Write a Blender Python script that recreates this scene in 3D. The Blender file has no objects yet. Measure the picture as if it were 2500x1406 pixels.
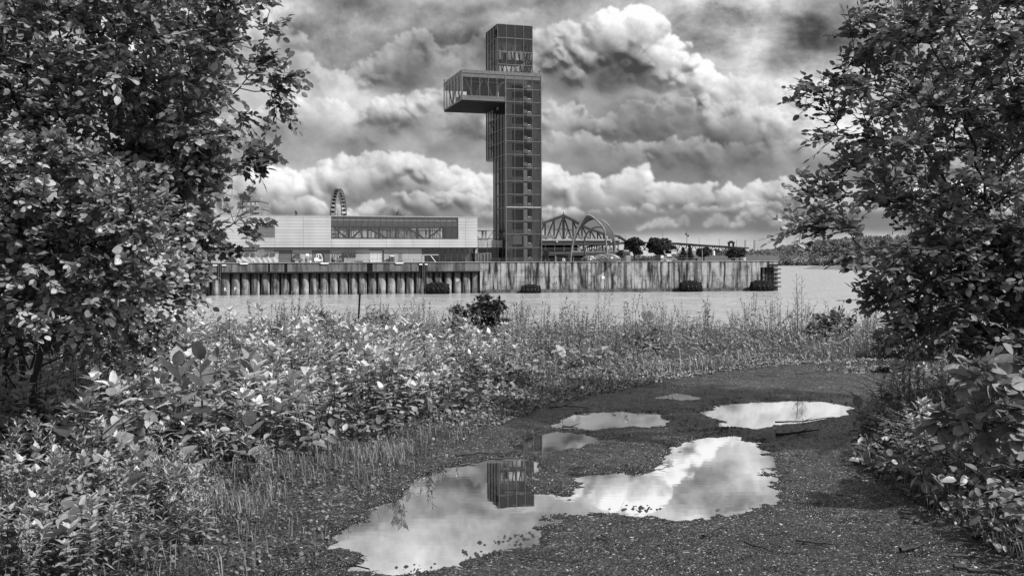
import bpy, math, random
import numpy as np
from mathutils import Vector, Matrix
C = bpy.context.scene.collection
R = math.radians
# ------------------------------------------------------------------ camera, sky, sun, exposure
EYE = 8.45          # eye height above the river; the near ground lies at GZ
GZ = 6.85
FPX = 2430.0        # focal length in photo pixels (35 mm lens)
ROLL = 0.00336
cam_d = bpy.data.cameras.new('camera'); cam_d.lens = 35.0; cam_d.sensor_width = 36.0
cam_d.shift_y = -67.0 / 2500.0; cam_d.clip_start = 0.1; cam_d.clip_end = 20000
cam = bpy.data.objects.new('camera', cam_d); C.objects.link(cam)
cam.matrix_world = Matrix.Translation((0, 0, EYE)) @ Matrix.Rotation(R(90), 4, 'X') @ Matrix.Rotation(-ROLL, 4, 'Z')
bpy.context.scene.camera = cam
VS = bpy.context.scene.view_settings
VS.view_transform = 'Standard'; VS.look = 'None'; VS.gamma = 1.0; VS.exposure = 0.45
SUN_EL, SUN_AZ = 46.0, 118.0      # azimuth clockwise from +Y (the viewing direction)
sd = Vector((math.sin(R(SUN_AZ)) * math.cos(R(SUN_EL)), math.cos(R(SUN_AZ)) * math.cos(R(SUN_EL)), math.sin(R(SUN_EL))))
sun_d = bpy.data.lights.new('sun', 'SUN'); sun_d.energy = 5.0; sun_d.angle = R(2.0); sun_d.color = (1, 1, 1)
sun = bpy.data.objects.new('sun', sun_d); C.objects.link(sun)
sun.rotation_euler = (-sd).to_track_quat('-Z', 'Y').to_euler()

def hy(px): return 636.3 + ROLL * (1250 - px)      # horizon row at a photo column (only used to read positions off)

W = bpy.data.worlds.new("World"); bpy.context.scene.world = W; W.use_nodes = True
def make_clouds():
    """a cloudscape computed as a brightness map over azimuth and elevation (front half of the sky)"""
    S = 0.5; X0, X1, Y0, Y1 = -700, 3200, -900, 700
    Wd, Ht = int((X1-X0)*S), int((Y1-Y0)*S)
    rg = np.random.default_rng(5)
    xs = X0+(np.arange(Wd)+.5)/S; ys = Y0+(np.arange(Ht)+.5)/S
    GX, GY = np.meshgrid(xs, ys)
    def spec(beta, seed, sx=1.0, sy=1.0, lo=0.0, hi=9.0):
        r = np.random.default_rng(seed); n = 2048
        w = np.fft.rfft2(r.normal(size=(n, n))); fy = np.fft.fftfreq(n)[:, None]*sy; fx = np.fft.rfftfreq(n)[None]*sx
        f = np.sqrt(fx*fx+fy*fy); f[0, 0] = 1; a = f**(-beta); a[f < lo] = 0; a[f > hi] = 0; a[0, 0] = 0
        o = np.fft.irfft2(w*a, s=(n, n)); return (o/o.std())[:Ht, :Wd]
    def samp(A, x, y):
        x = np.clip(x, 0, Wd-1.001); y = np.clip(y, 0, Ht-1.001); xi = x.astype(int); yi = y.astype(int); fx = x-xi; fy = y-yi
        return (A[yi, xi]*(1-fx)+A[yi, xi+1]*fx)*(1-fy)+(A[yi+1, xi]*(1-fx)+A[yi+1, xi+1]*fx)*fy
    def blur(A, s):
        fy = np.fft.fftfreq(Ht)[:, None]; fx = np.fft.rfftfreq(Wd)[None]
        return np.fft.irfft2(np.fft.rfft2(A)*np.exp(-2*(math.pi*s)**2*(fx*fx+fy*fy)), s=(Ht, Wd))
    IX, IY = np.meshgrid(np.arange(Wd, dtype=float), np.arange(Ht, dtype=float))
    wa, wb = spec(1.9, 1, lo=.002), spec(1.9, 2, lo=.002); fa, fb = spec(1.5, 3, lo=.01), spec(1.5, 4, lo=.01)
    n_big = spec(2.0, 5, 1.7, 1.0, lo=.0012); n_mid = spec(1.7, 6, 1.35, 1.0, lo=.004); n_fine = spec(1.45, 7, lo=.02)
    # background stratocumulus
    def G(px, py, rx, ry, a, X=None, Y=None):
        X = GX if X is None else X; Y = GY if Y is None else Y
        return a*np.exp(-((X-px)/rx)**2-((Y-py)/ry)**2)
    WX = GX+wa*16+fa*5; WY = GY+wb*13+fb*4
    B = .735+.045*n_big+.062*n_mid+.012*n_fine
    for b in [(860, 15, 130, 50, -.34), (760, 95, 80, 40, -.25), (680, 150, 60, 50, -.10), (1050, 105, 150, 38, -.15), (1150, 85, 90, 30, -.10), (980, 195, 150, 36, -.13), (900, 215, 100, 26, -.10),
              (945, 297, 62, 30, -.28), (880, 345, 100, 40, -.20), (690, 320, 60, 40, -.22), (1160, 318, 50, 36, -.28), (1030, 385, 190, 26, -.16), (730, 385, 150, 34, -.2), (1240, 130, 70, 60, -.10),
              (720, 40, 50, 36, .16), (960, 60, 70, 50, .08), (1000, 260, 150, 26, .10), (1180, 235, 90, 40, .10), (1100, 165, 70, 20, .08), (1180, 0, 160, 20, -.10), (780, 240, 130, 40, .06),
              (1750, 60, 120, 30, -.32), (1700, 120, 60, 36, -.22), (2020, 110, 160, 42, -.24), (1870, 25, 140, 26, .10), (1830, 110, 70, 40, .12), (1900, 160, 60, 40, -.12), (2060, 290, 130, 60, -.12), (2000, 200, 160, 24, .12),
              (300, 150, 300, 120, .08), (1500, -200, 500, 120, -.12), (700, -300, 500, 120, .1), (2300, -250, 400, 150, -.1)]:
        B = B+G(*b, X=WX, Y=WY)
    # wispy cirrus-like streaks at the upper right
    st = spec(1.6, 9, 2.6, .8, lo=.004); m_ = np.exp(-((GX-1850)/350)**2-((GY-90)/120)**2); B = B+.07*st*m_
    def lookup(pts, X): return np.interp(X, [p[0] for p in pts], [p[1] for p in pts])
    def cumulus(B, pts, top, low, fade, seed, sizes, soft=1.3, xr=(X0, X1), shade_blobs=(), density=1.0, spread=1.0, L=(.38, -.72, .46), wrag=5.0, rthin=0.0, al=1.0):
        r = np.random.default_rng(seed); Hm = np.full((Ht, Wd), -1e3)
        for R_, cnt in sizes:
            for _ in range(int(cnt*density*(xr[1]-xr[0])/1000)):
                x = r.uniform(*xr); dep = abs(r.normal())*spread*fade*.55*r.random()
                y = lookup(pts, x)+R_*.85+dep; rr = R_*r.uniform(.6, 1.25)
                cx, cy, pr = (x-X0)*S, (y-Y0)*S, rr*S
                i0, i1, j0, j1 = int(max(0, cx-pr)), int(min(Wd, cx+pr+2)), int(max(0, cy-pr)), int(min(Ht, cy+pr+2))
                if i1 <= i0 or j1 <= j0: continue
                dx = IX[j0:j1, i0:i1]-cx; dy = (IY[j0:j1, i0:i1]-cy)*1.12; q = pr*pr-dx*dx-dy*dy
                h = np.where(q > 0, np.sqrt(np.maximum(q, 0))*.9+dep*S*.7-pr*.25, -1e3)
                Hm[j0:j1, i0:i1] = np.maximum(Hm[j0:j1, i0:i1], h)
        cov = (Hm > -500).astype(float)
        hp = np.where(cov > 0, Hm, 0)
        jx, jy = fa*wrag*.35+n_fine*.5, fb*wrag*.35
        cov = samp(cov, IX+jx, IY+jy); hp = samp(hp, IX+jx, IY+jy)
        # everything below the outline is solid
        below = 1/(1+np.exp(-(GY-lookup(pts, GX)-fade*.35)/(fade*.10)))
        h1 = blur(hp, 1.5); h2 = blur(hp, 5)
        def sh(h, k):
            gy_, gx_ = np.gradient(h); nz = 1/np.sqrt(1+(k*gx_)**2+(k*gy_)**2)
            return (-k*gx_*L[0]-k*gy_*L[1]+L[2])*nz
        lam = .5*sh(h1, .9)+.5*sh(h2, 1.3)
        d = GY-lookup(pts, GX)+wa*10
        t = np.clip(d/fade, 0, 1); t = t*t*(3-2*t)
        amp = (1-.80*t)
        val = top+(low-top)*t+(lam-.46)*.46*amp+.030*n_mid*t+.022*n_fine*(1-t)+.03*n_big
        for b in shade_blobs: val = val+G(*b, X=WX, Y=WY)
        a = np.clip(blur(np.maximum(cov, below), soft*S*1.2)*(1.0), 0, 1)
        thin = np.clip(.86+.15*wb-.40*rthin/(1+np.exp(-(GX-1740)/30)), .15, 1); a = a*(thin+(1-thin)*np.clip(t*1.8-.3, 0, 1))
        a = a*(1/(1+np.exp(-(GX-xr[0])/25)))*(1/(1+np.exp((GX-xr[1])/25)))
        a = a*al*(np.clip(.95+.42*np.roll(wb, seed*37, 1), .1, 1.5) if al < 1 else 1); a = np.clip(a, 0, 1)
        return B*(1-a)+val*a
    SZ = [(70, 10), (44, 30), (27, 80), (16, 170), (9, 260)]
    MZ = [(46, 8), (28, 30), (17, 80), (10, 160)]
    B = cumulus(B, [(X0, 210), (300, 190), (600, 60), (660, 40), (720, 56), (780, 150), (850, 175), (930, 120), (980, 85), (1030, 68), (1060, 92), (1130, 110), (1200, 60), (1260, 30), (1400, 20), (1500, 20)], .80, .70, 120, 41, MZ, xr=(X0, 1400), al=.42, wrag=8,
                shade_blobs=[(760, 100, 80, 36, -.20), (1050, 150, 150, 30, -.14), (930, 200, 120, 24, -.08), (1200, 120, 80, 40, -.10)])
    B = cumulus(B, [(X0, 330), (500, 300), (600, 262), (700, 248), (800, 232), (880, 250), (960, 236), (1050, 212), (1120, 205), (1200, 225), (1300, 250)], .80, .66, 90, 42, MZ, xr=(X0, 1260), al=.5, wrag=8,
                shade_blobs=[(945, 300, 70, 28, -.22), (860, 345, 100, 34, -.16), (690, 325, 60, 34, -.18), (1160, 318, 50, 34, -.22), (1040, 350, 100, 20, -.08)])
    # far left of the big cumulus is hidden in the soft bank
    B = cumulus(B, [(1180, 330), (1215, 190), (1260, 110), (1310, 62), (1350, 50), (1395, 44), (1425, 66), (1455, 30), (1498, 10), (1555, 14), (1588, 60), (1612, 98), (1640, 80), (1682, 102), (1700, 150), (1730, 186), (1800, 172), (1830, 205), (1900, 198),
                    (1950, 196), (2050, 235), (2250, 290), (2600, 330)], .76, .60, 190, 31, SZ, xr=(1190, 2500),
                shade_blobs=[(1515, 175, 75, 45, -.22), (1345, 95, 40, 36, -.08), (1360, 200, 70, 50, -.10), (1640, 300, 170, 55, -.12), (1480, 320, 120, 46, -.10), (1740, 375, 230, 40, -.14), (1800, 240, 90, 46, -.10), (1430, 370, 150, 34, -.10),
                             (1865, 185, 60, 16, .14), (1600, 400, 250, 20, -.08), (1985, 330, 130, 100, .12), (1330, 280, 60, 80, .06), (1560, 235, 100, 20, .08), (1700, 210, 90, 30, .08), (1900, 290, 80, 60, -.06), (1520, 50, 60, 34, .10), (1655, 110, 34, 26, .08), (1540, 20, 60, 30, .10), (2000, 260, 200, 40, -.08)], wrag=6, rthin=1.0)
    B = cumulus(B, [(1180, 280), (1300, 262), (1400, 240), (1470, 270), (1560, 250), (1640, 232), (1720, 262), (1800, 240), (1880, 262), (1960, 290), (2100, 320), (2600, 360)], .74, .58, 90, 43, MZ, xr=(1200, 2500), al=.55, wrag=8,
                shade_blobs=[(1640, 320, 150, 34, -.10), (1800, 350, 120, 30, -.08), (1420, 340, 120, 30, -.08)])
    B = cumulus(B, [(1180, 345), (1300, 340), (1420, 322), (1540, 345), (1650, 330), (1760, 352), (1880, 335), (2000, 350), (2600, 390)], .64, .52, 70, 44, MZ, xr=(1200, 2500), al=.55, wrag=8)
    B = cumulus(B, [(X0, 470), (200, 440), (500, 430), (640, 402), (700, 402), (740, 418), (765, 415), (800, 388), (850, 372), (900, 362), (960, 362), (1040, 374), (1070, 398), (1120, 402), (1160, 424), (1240, 415), (1340, 392), (1370, 412),
                    (1400, 430), (1440, 420), (1480, 442), (1515, 414), (1560, 395), (1590, 434), (1700, 446), (1760, 440), (1800, 452), (1900, 430), (2050, 440), (2400, 450), (X1, 440)], .74, .60, 105, 32,
                [(44, 14), (28, 60), (17, 130), (10, 220)], xr=(X0+50, X1-50), shade_blobs=[(1100, 480, 130, 24, .08), (680, 455, 90, 24, .10), (900, 505, 150, 16, -.08), (1300, 520, 60, 30, -.05), (1560, 470, 60, 30, .06), (1880, 480, 160, 20, -.06), (1700, 480, 130, 16, -.06)], wrag=5)
    B = cumulus(B, [(X0, 500), (560, 495), (700, 470), (760, 480), (850, 500), (960, 470), (1050, 455), (1150, 470), (1250, 500), (1450, 505), (1700, 495), (2000, 490), (X1, 500)], .66, .56, 60, 33, [(24, 20), (15, 50), (9, 90)], xr=(X0+50, X1-50), wrag=4, spread=1.4)
    # dark flat base low on the right, then small clouds and the bright strip on the horizon
    m_ = (1/(1+np.exp(-(GY-522-wb*5)/5)))*(1/(1+np.exp((GY-566-wa*4)/4)))*(1/(1+np.exp(-(GX-1330)/60)))
    B = B*(1-m_)+(.50+.012*n_mid+.01*n_big)*m_
    for pts, x0, x1, tp in (([(1555, 556), (1575, 548), (1600, 536), (1625, 531), (1645, 545), (1660, 556)], 1558, 1652, .72), ([(1720, 545), (1745, 522), (1765, 524), (1780, 542)], 1724, 1776, .66), ([(1778, 556), (1800, 532), (1840, 510), (1858, 500), (1880, 512), (1905, 522), (1930, 545)], 1785, 1925, .74), ([(1655, 536), (1668, 524), (1682, 538)], 1656, 1680, .6)):
        B = cumulus(B, pts, tp, .58, 34, int(x0), [(12, 120), (8, 200), (5, 200)], xr=(x0, x1), wrag=3) if False else B
        r = np.random.default_rng(int(x0)); A = np.zeros_like(B); Vv = np.zeros_like(B)
        for _ in range(90):
            x = r.uniform(x0, x1); yt = lookup(pts, x); y = yt+4+r.random()*max(4, 552-yt)*.8; rr = r.uniform(5, 13); g = np.exp(-(((GX-x+fa*2)/rr)**2+((GY-y+fb*2)/rr/.7)**2)*1.4); A = 1-(1-A)*(1-g*.5); Vv = np.maximum(Vv, g*(1-(y-yt)/40))
        B = B*(1-A*.75)+(tp-.10+.16*Vv)*A*.75
    g = 1/(1+np.exp(-(GY-572-wa*3+np.where(GX < 1330, 8, 0))/5)); B = B*(1-g)+(.74+.025*n_mid*np.exp(-((GY-590)/30)**2)+.07*np.clip((GY-590)/60, 0, 1))*g
    B = np.clip((B-.68)*1.22+.68, .24, .98)
    # store over azimuth and elevation so that the world shader needs only angles
    A0, A1, E0, E1 = -.62, .62, -.02, .52
    nw, nh = 2304, 1008
    az = A0+(A1-A0)*(np.arange(nw)+.5)/nw; el = E0+(E1-E0)*(np.arange(nh)+.5)/nh
    AZ, EL = np.meshgrid(az, el)
    PX = 1250+FPX*np.tan(AZ); PY = 636.3-FPX*np.tan(EL)/np.cos(AZ)
    return samp(B, (PX-X0)*S-.5, (PY-Y0)*S-.5), (A0, A1, E0, E1)

def build_sky():
    CL, (A0, A1, E0, E1) = make_clouds(); h, w = CL.shape
    img = bpy.data.images.new('cloudscape', w, h, float_buffer=True); img.colorspace_settings.name = 'Non-Color'
    px = np.ones((h, w, 4), np.float32); px[..., :3] = CL[..., None]; img.pixels.foreach_set(px.ravel()); img.update(); img.pack()
    nt = W.node_tree; nt.nodes.clear(); L = nt.links.new
    def m(op, a, b=None, c=None, clamp=False):
        n = nt.nodes.new('ShaderNodeMath'); n.operation = op; n.use_clamp = clamp
        for i, q in enumerate((a, b, c)):
            if q is None: continue
            if isinstance(q, (int, float)): n.inputs[i].default_value = q
            else: L(q, n.inputs[i])
        return n.outputs[0]
    tc = nt.nodes.new('ShaderNodeTexCoord').outputs['Generated']
    s = nt.nodes.new('ShaderNodeSeparateXYZ'); L(tc, s.inputs[0]); X, Y, Z = s.outputs
    az = m('ARCTAN2', X, Y); el = m('ARCTAN2', Z, m('SQRT', m('ADD', m('MULTIPLY', X, X), m('MULTIPLY', Y, Y))))
    cv = nt.nodes.new('ShaderNodeCombineXYZ')
    L(m('MULTIPLY', m('SUBTRACT', az, A0), 1/(A1-A0)), cv.inputs[0]); L(m('MULTIPLY', m('SUBTRACT', el, E0), 1/(E1-E0)), cv.inputs[1])
    ti = nt.nodes.new('ShaderNodeTexImage'); ti.image = img; ti.extension = 'EXTEND'; L(cv.outputs[0], ti.inputs[0])
    n = nt.nodes.new('ShaderNodeTexNoise'); n.inputs['Scale'].default_value = 3.5; n.inputs['Detail'].default_value = 4.0; L(tc, n.inputs['Vector'])
    rest = m('MULTIPLY_ADD', m('SUBTRACT', n.outputs[0], 0.5), 0.5, 0.70)
    # the cloudscape covers the front; elsewhere soft broken cloud
    fa = m('MULTIPLY', m('SUBTRACT', A1-.01, m('ABSOLUTE', az)), 12.0, clamp=True); fe = m('MULTIPLY', m('SUBTRACT', E1-.01, el), 10.0, clamp=True)
    f = m('MULTIPLY', fa, fe)
    B = m('MULTIPLY_ADD', f, m('SUBTRACT', ti.outputs[0], rest), rest)
    lum = m('POWER', B, 2.2)
    sky = nt.nodes.new('ShaderNodeTexSky'); sky.sky_type = 'NISHITA'; sky.sun_disc = False
    sky.sun_elevation = R(SUN_EL); sky.sun_rotation = R(SUN_AZ)
    bw = nt.nodes.new('ShaderNodeRGBToBW'); L(sky.outputs[0], bw.inputs[0])
    col = m('ADD', m('MULTIPLY', lum, 7.4), m('MULTIPLY', m('MINIMUM', bw.outputs[0], 6.0), 0.05))
    bg = nt.nodes.new('ShaderNodeBackground'); bg.inputs['Strength'].default_value = 0.1
    L(col, bg.inputs['Color'])
    out = nt.nodes.new('ShaderNodeOutputWorld'); L(bg.outputs[0], out.inputs['Surface'])
build_sky()
W.cycles.sampling_method = 'MANUAL'; W.cycles.sample_map_resolution = 512

# ------------------------------------------------------------------ helpers
rng = np.random.default_rng(7)
random.seed(7)

def tag(o, label=None, cat=None, group=None, kind=None):
    if label: o['label'] = label
    if cat: o['category'] = cat
    if group: o['group'] = group
    if kind: o['kind'] = kind
    return o

def empty(name, loc, rz=0.0, label=None, cat=None, group=None):
    o = bpy.data.objects.new(name, None); C.objects.link(o); o.empty_display_size = 0.2
    o.location = loc; o.rotation_euler = (0, 0, rz)
    return tag(o, label, cat, group)

class MB:
    def __init__(s): s.v = []; s.f = []
    def poly(s, pts, flip=False):
        n = len(s.v); s.v += [tuple(p) for p in pts]
        f = list(range(n, n + len(pts))); s.f.append(f[::-1] if flip else f); return s
    def hexa(s, p):      # 8 corners, bottom ring then top ring
        n = len(s.v); s.v += [tuple(q) for q in p]
        s.f += [[n, n+3, n+2, n+1], [n+4, n+5, n+6, n+7], [n, n+1, n+5, n+4], [n+1, n+2, n+6, n+5], [n+2, n+3, n+7, n+6], [n+3, n, n+4, n+7]]
        return s
    def box(s, x0, x1, y0, y1, z0, z1):
        return s.hexa([(x0,y0,z0),(x1,y0,z0),(x1,y1,z0),(x0,y1,z0),(x0,y0,z1),(x1,y0,z1),(x1,y1,z1),(x0,y1,z1)])
    def prism(s, pts, y0, y1):      # outline in x,z extruded along y
        n = len(s.v); k = len(pts)
        s.v += [(x, y0, z) for x, z in pts] + [(x, y1, z) for x, z in pts]
        s.f.append(list(range(n, n+k))); s.f.append(list(range(n+2*k-1, n+k-1, -1)))
        for i in range(k):
            j = (i+1) % k; s.f.append([n+j, n+i, n+k+i, n+k+j])
        return s
    def prismz(s, pts, z0, z1):
        n = len(s.v); k = len(pts)
        s.v += [(x, y, z0) for x, y in pts] + [(x, y, z1) for x, y in pts]
        s.f.append(list(range(n+k-1, n-1, -1))); s.f.append(list(range(n+k, n+2*k)))
        for i in range(k):
            j = (i+1) % k; s.f.append([n+i, n+j, n+k+j, n+k+i])
        return s
    def bar(s, p, q, w, h=None):
        h = h or w; p = Vector(p); q = Vector(q); d = (q-p).normalized()
        a = d.cross(Vector((0, 0, 1)))
        if a.length < 1e-3: a = Vector((1, 0, 0))
        a.normalize(); b = d.cross(a).normalized(); a = a*w/2; b = b*h/2
        return s.hexa([p-a-b, p+a-b, p+a+b, p-a+b, q-a-b, q+a-b, q+a+b, q-a+b])
    def tube(s, pts, r, n=8, cap=True, closed=False):
        pts = [Vector(p) for p in pts]; m = len(pts)
        rr = r if hasattr(r, '__len__') else [r]*m
        base = len(s.v); prev = None
        for i, p in enumerate(pts):
            if closed: d = (pts[(i+1) % m]-pts[i-1]).normalized()
            else: d = (pts[min(i+1, m-1)]-pts[max(i-1, 0)]).normalized()
            if prev is None:
                a = d.cross(Vector((0, 0, 1)))
                if a.length < 1e-2: a = d.cross(Vector((1, 0, 0)))
            else: a = prev - d*prev.dot(d)
            a.normalize(); prev = a; b = d.cross(a)
            for k in range(n):
                t = 2*math.pi*k/n; s.v.append(tuple(p+(a*math.cos(t)+b*math.sin(t))*rr[i]))
        for i in range(m if closed else m-1):
            for k in range(n):
                i2 = (i+1) % m; k2 = (k+1) % n
                s.f.append([base+i*n+k, base+i*n+k2, base+i2*n+k2, base+i2*n+k])
        if cap and not closed:
            s.f.append([base+k for k in range(n)][::-1]); s.f.append([base+(m-1)*n+k for k in range(n)])
        return s
    def torus(s, c, axis, R0, r0, n=16, k=6):
        c = Vector(c); ax = Vector(axis).normalized(); a = ax.orthogonal().normalized(); b = ax.cross(a)
        return s.tube([c+(a*math.cos(2*math.pi*i/n)+b*math.sin(2*math.pi*i/n))*R0 for i in range(n)], r0, k, closed=True)
    def lathe(s, c, axis, prof, n=16):      # prof: (radius, distance along axis)
        c = Vector(c); ax = Vector(axis).normalized(); a = ax.orthogonal().normalized(); b = ax.cross(a)
        base = len(s.v)
        for r0, t in prof:
            for k in range(n):
                u = 2*math.pi*k/n; s.v.append(tuple(c+ax*t+(a*math.cos(u)+b*math.sin(u))*r0))
        for i in range(len(prof)-1):
            for k in range(n):
                k2 = (k+1) % n; s.f.append([base+i*n+k, base+i*n+k2, base+(i+1)*n+k2, base+(i+1)*n+k])
        s.f.append([base+k for k in range(n)][::-1]); s.f.append([base+(len(prof)-1)*n+k for k in range(n)])
        return s
    def build(s, name, mat, parent=None, label=None, cat=None, group=None, kind=None, smooth=False, loc=None, rz=None):
        me = bpy.data.meshes.new(name); me.from_pydata(s.v, [], s.f); me.update()
        if smooth: me.polygons.foreach_set('use_smooth', [True]*len(me.polygons))
        me.materials.append(mat)
        o = bpy.data.objects.new(name, me); C.objects.link(o)
        if parent: o.parent = parent
        if loc: o.location = loc
        if rz is not None: o.rotation_euler = (0, 0, rz)
        return tag(o, label, cat, group, kind)

def fast_mesh(name, V, F, tone=None, smooth=False):
    me = bpy.data.meshes.new(name); nf = len(F); k = F.shape[1]
    me.vertices.add(len(V)); me.vertices.foreach_set('co', np.ascontiguousarray(V, dtype=np.float32).ravel())
    me.loops.add(nf*k); me.loops.foreach_set('vertex_index', np.ascontiguousarray(F, dtype=np.int32).ravel())
    me.polygons.add(nf); me.polygons.foreach_set('loop_start', np.arange(0, nf*k, k, dtype=np.int32))
    me.update(calc_edges=True)
    if smooth: me.polygons.foreach_set('use_smooth', np.ones(nf, dtype=bool))
    if tone is not None:
        a = me.attributes.new('tone', 'FLOAT', 'FACE'); a.data.foreach_set('value', np.ascontiguousarray(tone, dtype=np.float32))
    me.validate(); return me

def link_mesh(name, me, mat, parent=None, label=None, cat=None, group=None, kind=None, loc=None):
    me.materials.clear(); me.materials.append(mat)
    o = bpy.data.objects.new(name, me); C.objects.link(o)
    if parent: o.parent = parent
    if loc is not None: o.location = loc
    return tag(o, label, cat, group, kind)

def copy_tree(o, parent=None):
    c = o.copy(); C.objects.link(c); c.parent = parent
    for ch in [x for x in o.children]: copy_tree(ch, c)
    return c

def text_mesh(txt, size):
    cu = bpy.data.curves.new('lettering', 'FONT'); cu.body = txt; cu.size = size; cu.extrude = 0.01; cu.offset = size*0.015
    cu.align_x = 'CENTER'; cu.align_y = 'CENTER'
    o = bpy.data.objects.new('lettering', cu); C.objects.link(o)
    me = bpy.data.meshes.new_from_object(o.evaluated_get(bpy.context.evaluated_depsgraph_get()))
    bpy.data.objects.remove(o); return me

class Frame:
    """a building line on the ground: origin, and the unit vectors u (along the front) and v (away from the camera)"""
    def __init__(s, px, D, slope):
        s.ang = math.atan(slope); s.c = math.cos(s.ang); s.s = math.sin(s.ang)
        s.O = ((px-1250)/FPX*D, D)
    def u(s, px, v=0.0):
        k = (px-1250)/FPX
        return (k*(s.O[1]+v*s.c)-s.O[0]+v*s.s)/(s.c-k*s.s)
    def P(s, u, v=0.0): return (s.O[0]+u*s.c-v*s.s, s.O[1]+u*s.s+v*s.c)
    def z(s, px, py, v=0.0):
        Y = s.P(s.u(px, v), v)[1]
        return EYE+(hy(px)-py)/FPX*Y

# ------------------------------------------------------------------ materials (all grey: the photograph is monochrome)
def new_mat(name):
    m = bpy.data.materials.new(name); m.use_nodes = True; nt = m.node_tree; nt.nodes.clear()
    out = nt.nodes.new('ShaderNodeOutputMaterial'); b = nt.nodes.new('ShaderNodeBsdfPrincipled')
    nt.links.new(b.outputs[0], out.inputs[0]); return m, nt, b, out
def g4(x): return (x, x, x, 1)
def nnode(nt, t, **kw):
    n = nt.nodes.new(t)
    for k, v in kw.items():
        if k in n.inputs: n.inputs[k].default_value = v
        else: setattr(n, k, v)
    return n
def coords(nt, scale=(1, 1, 1), which='Object'):
    tc = nt.nodes.new('ShaderNodeTexCoord'); mp = nt.nodes.new('ShaderNodeMapping'); mp.inputs['Scale'].default_value = scale
    nt.links.new(tc.outputs[which], mp.inputs[0]); return mp.outputs[0]
def ramp(nt, fac, stops):
    r = nt.nodes.new('ShaderNodeValToRGB'); e = r.color_ramp.elements
    e[0].position, e[0].color = stops[0][0], g4(stops[0][1]); e[1].position, e[1].color = stops[-1][0], g4(stops[-1][1])
    for p, c in stops[1:-1]: q = e.new(p); q.color = g4(c)
    nt.links.new(fac, r.inputs[0]); return r.outputs[0]
def mul(nt, a, b, f=1.0):
    n = nt.nodes.new('ShaderNodeMixRGB'); n.blend_type = 'MULTIPLY'; n.inputs[0].default_value = f
    nt.links.new(a, n.inputs[1]); nt.links.new(b, n.inputs[2]); return n.outputs[0]
def bump(nt, b, h, strength, dist):
    n = nt.nodes.new('ShaderNodeBump'); n.inputs['Strength'].default_value = strength; n.inputs['Distance'].default_value = dist
    nt.links.new(h, n.inputs['Height']); nt.links.new(n.outputs[0], b.inputs['Normal'])
def plain(name, col, rough=0.6, metal=0.0, var=0.25, scale=2.0, spec=0.5):
    m, nt, b, _ = new_mat(name)
    n = nnode(nt, 'ShaderNodeTexNoise', Scale=scale, Detail=6.0, Roughness=0.6); nt.links.new(coords(nt), n.inputs['Vector'])
    nt.links.new(ramp(nt, n.outputs[0], [(0.3, col*(1-var)), (0.7, min(1, col*(1+var)))]), b.inputs['Base Color'])
    b.inputs['Roughness'].default_value = rough; b.inputs['Metallic'].default_value = metal; b.inputs['Specular IOR Level'].default_value = spec
    return m
def concrete(name, col, streak=0.6, horiz=True, low=None):
    m, nt, b, _ = new_mat(name)
    n1 = nnode(nt, 'ShaderNodeTexNoise', Scale=1.0, Detail=9.0, Roughness=0.62); nt.links.new(coords(nt, (1.1, 1.1, 0.10)), n1.inputs['Vector'])
    n2 = nnode(nt, 'ShaderNodeTexNoise', Scale=1.0, Detail=8.0, Roughness=0.7); nt.links.new(coords(nt, (0.35, 0.35, 0.28)), n2.inputs['Vector'])
    n3 = nnode(nt, 'ShaderNodeTexNoise', Scale=6.0, Detail=8.0, Roughness=0.7); nt.links.new(coords(nt, (1, 1, 0.5)), n3.inputs['Vector'])
    c1 = ramp(nt, n1.outputs[0], [(0.40, 1-0.95*streak), (0.46, 1-0.62*streak), (0.54, 0.85), (0.7, 1.0)])
    c2 = ramp(nt, n2.outputs[0], [(0.36, 1-0.7*streak), (0.5, 0.9), (0.66, 1.15)])
    c3 = ramp(nt, n3.outputs[0], [(0.35, 0.72), (0.6, 1.0)])
    base = nt.nodes.new('ShaderNodeRGB'); base.outputs[0].default_value = g4(col)
    c = mul(nt, mul(nt, mul(nt, base.outputs[0], c1), c2), c3)
    if low is not None:      # algae and wet band above the water line; piles also darker towards the top
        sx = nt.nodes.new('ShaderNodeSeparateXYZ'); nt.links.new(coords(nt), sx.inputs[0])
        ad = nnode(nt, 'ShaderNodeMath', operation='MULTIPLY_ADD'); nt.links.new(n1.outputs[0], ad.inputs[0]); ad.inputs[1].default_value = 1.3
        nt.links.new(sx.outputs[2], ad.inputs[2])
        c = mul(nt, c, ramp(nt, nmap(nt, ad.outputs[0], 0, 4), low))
    nt.links.new(c, b.inputs['Base Color']); b.inputs['Roughness'].default_value = 0.85; b.inputs['Specular IOR Level'].default_value = 0.25
    bump(nt, b, n3.outputs[0], 0.4, 0.05); return m
def nmap(nt, x, a, b):
    n = nt.nodes.new('ShaderNodeMapRange'); nt.links.new(x, n.inputs[0]); n.inputs[1].default_value = a; n.inputs[2].default_value = b; return n.outputs[0]
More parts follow.
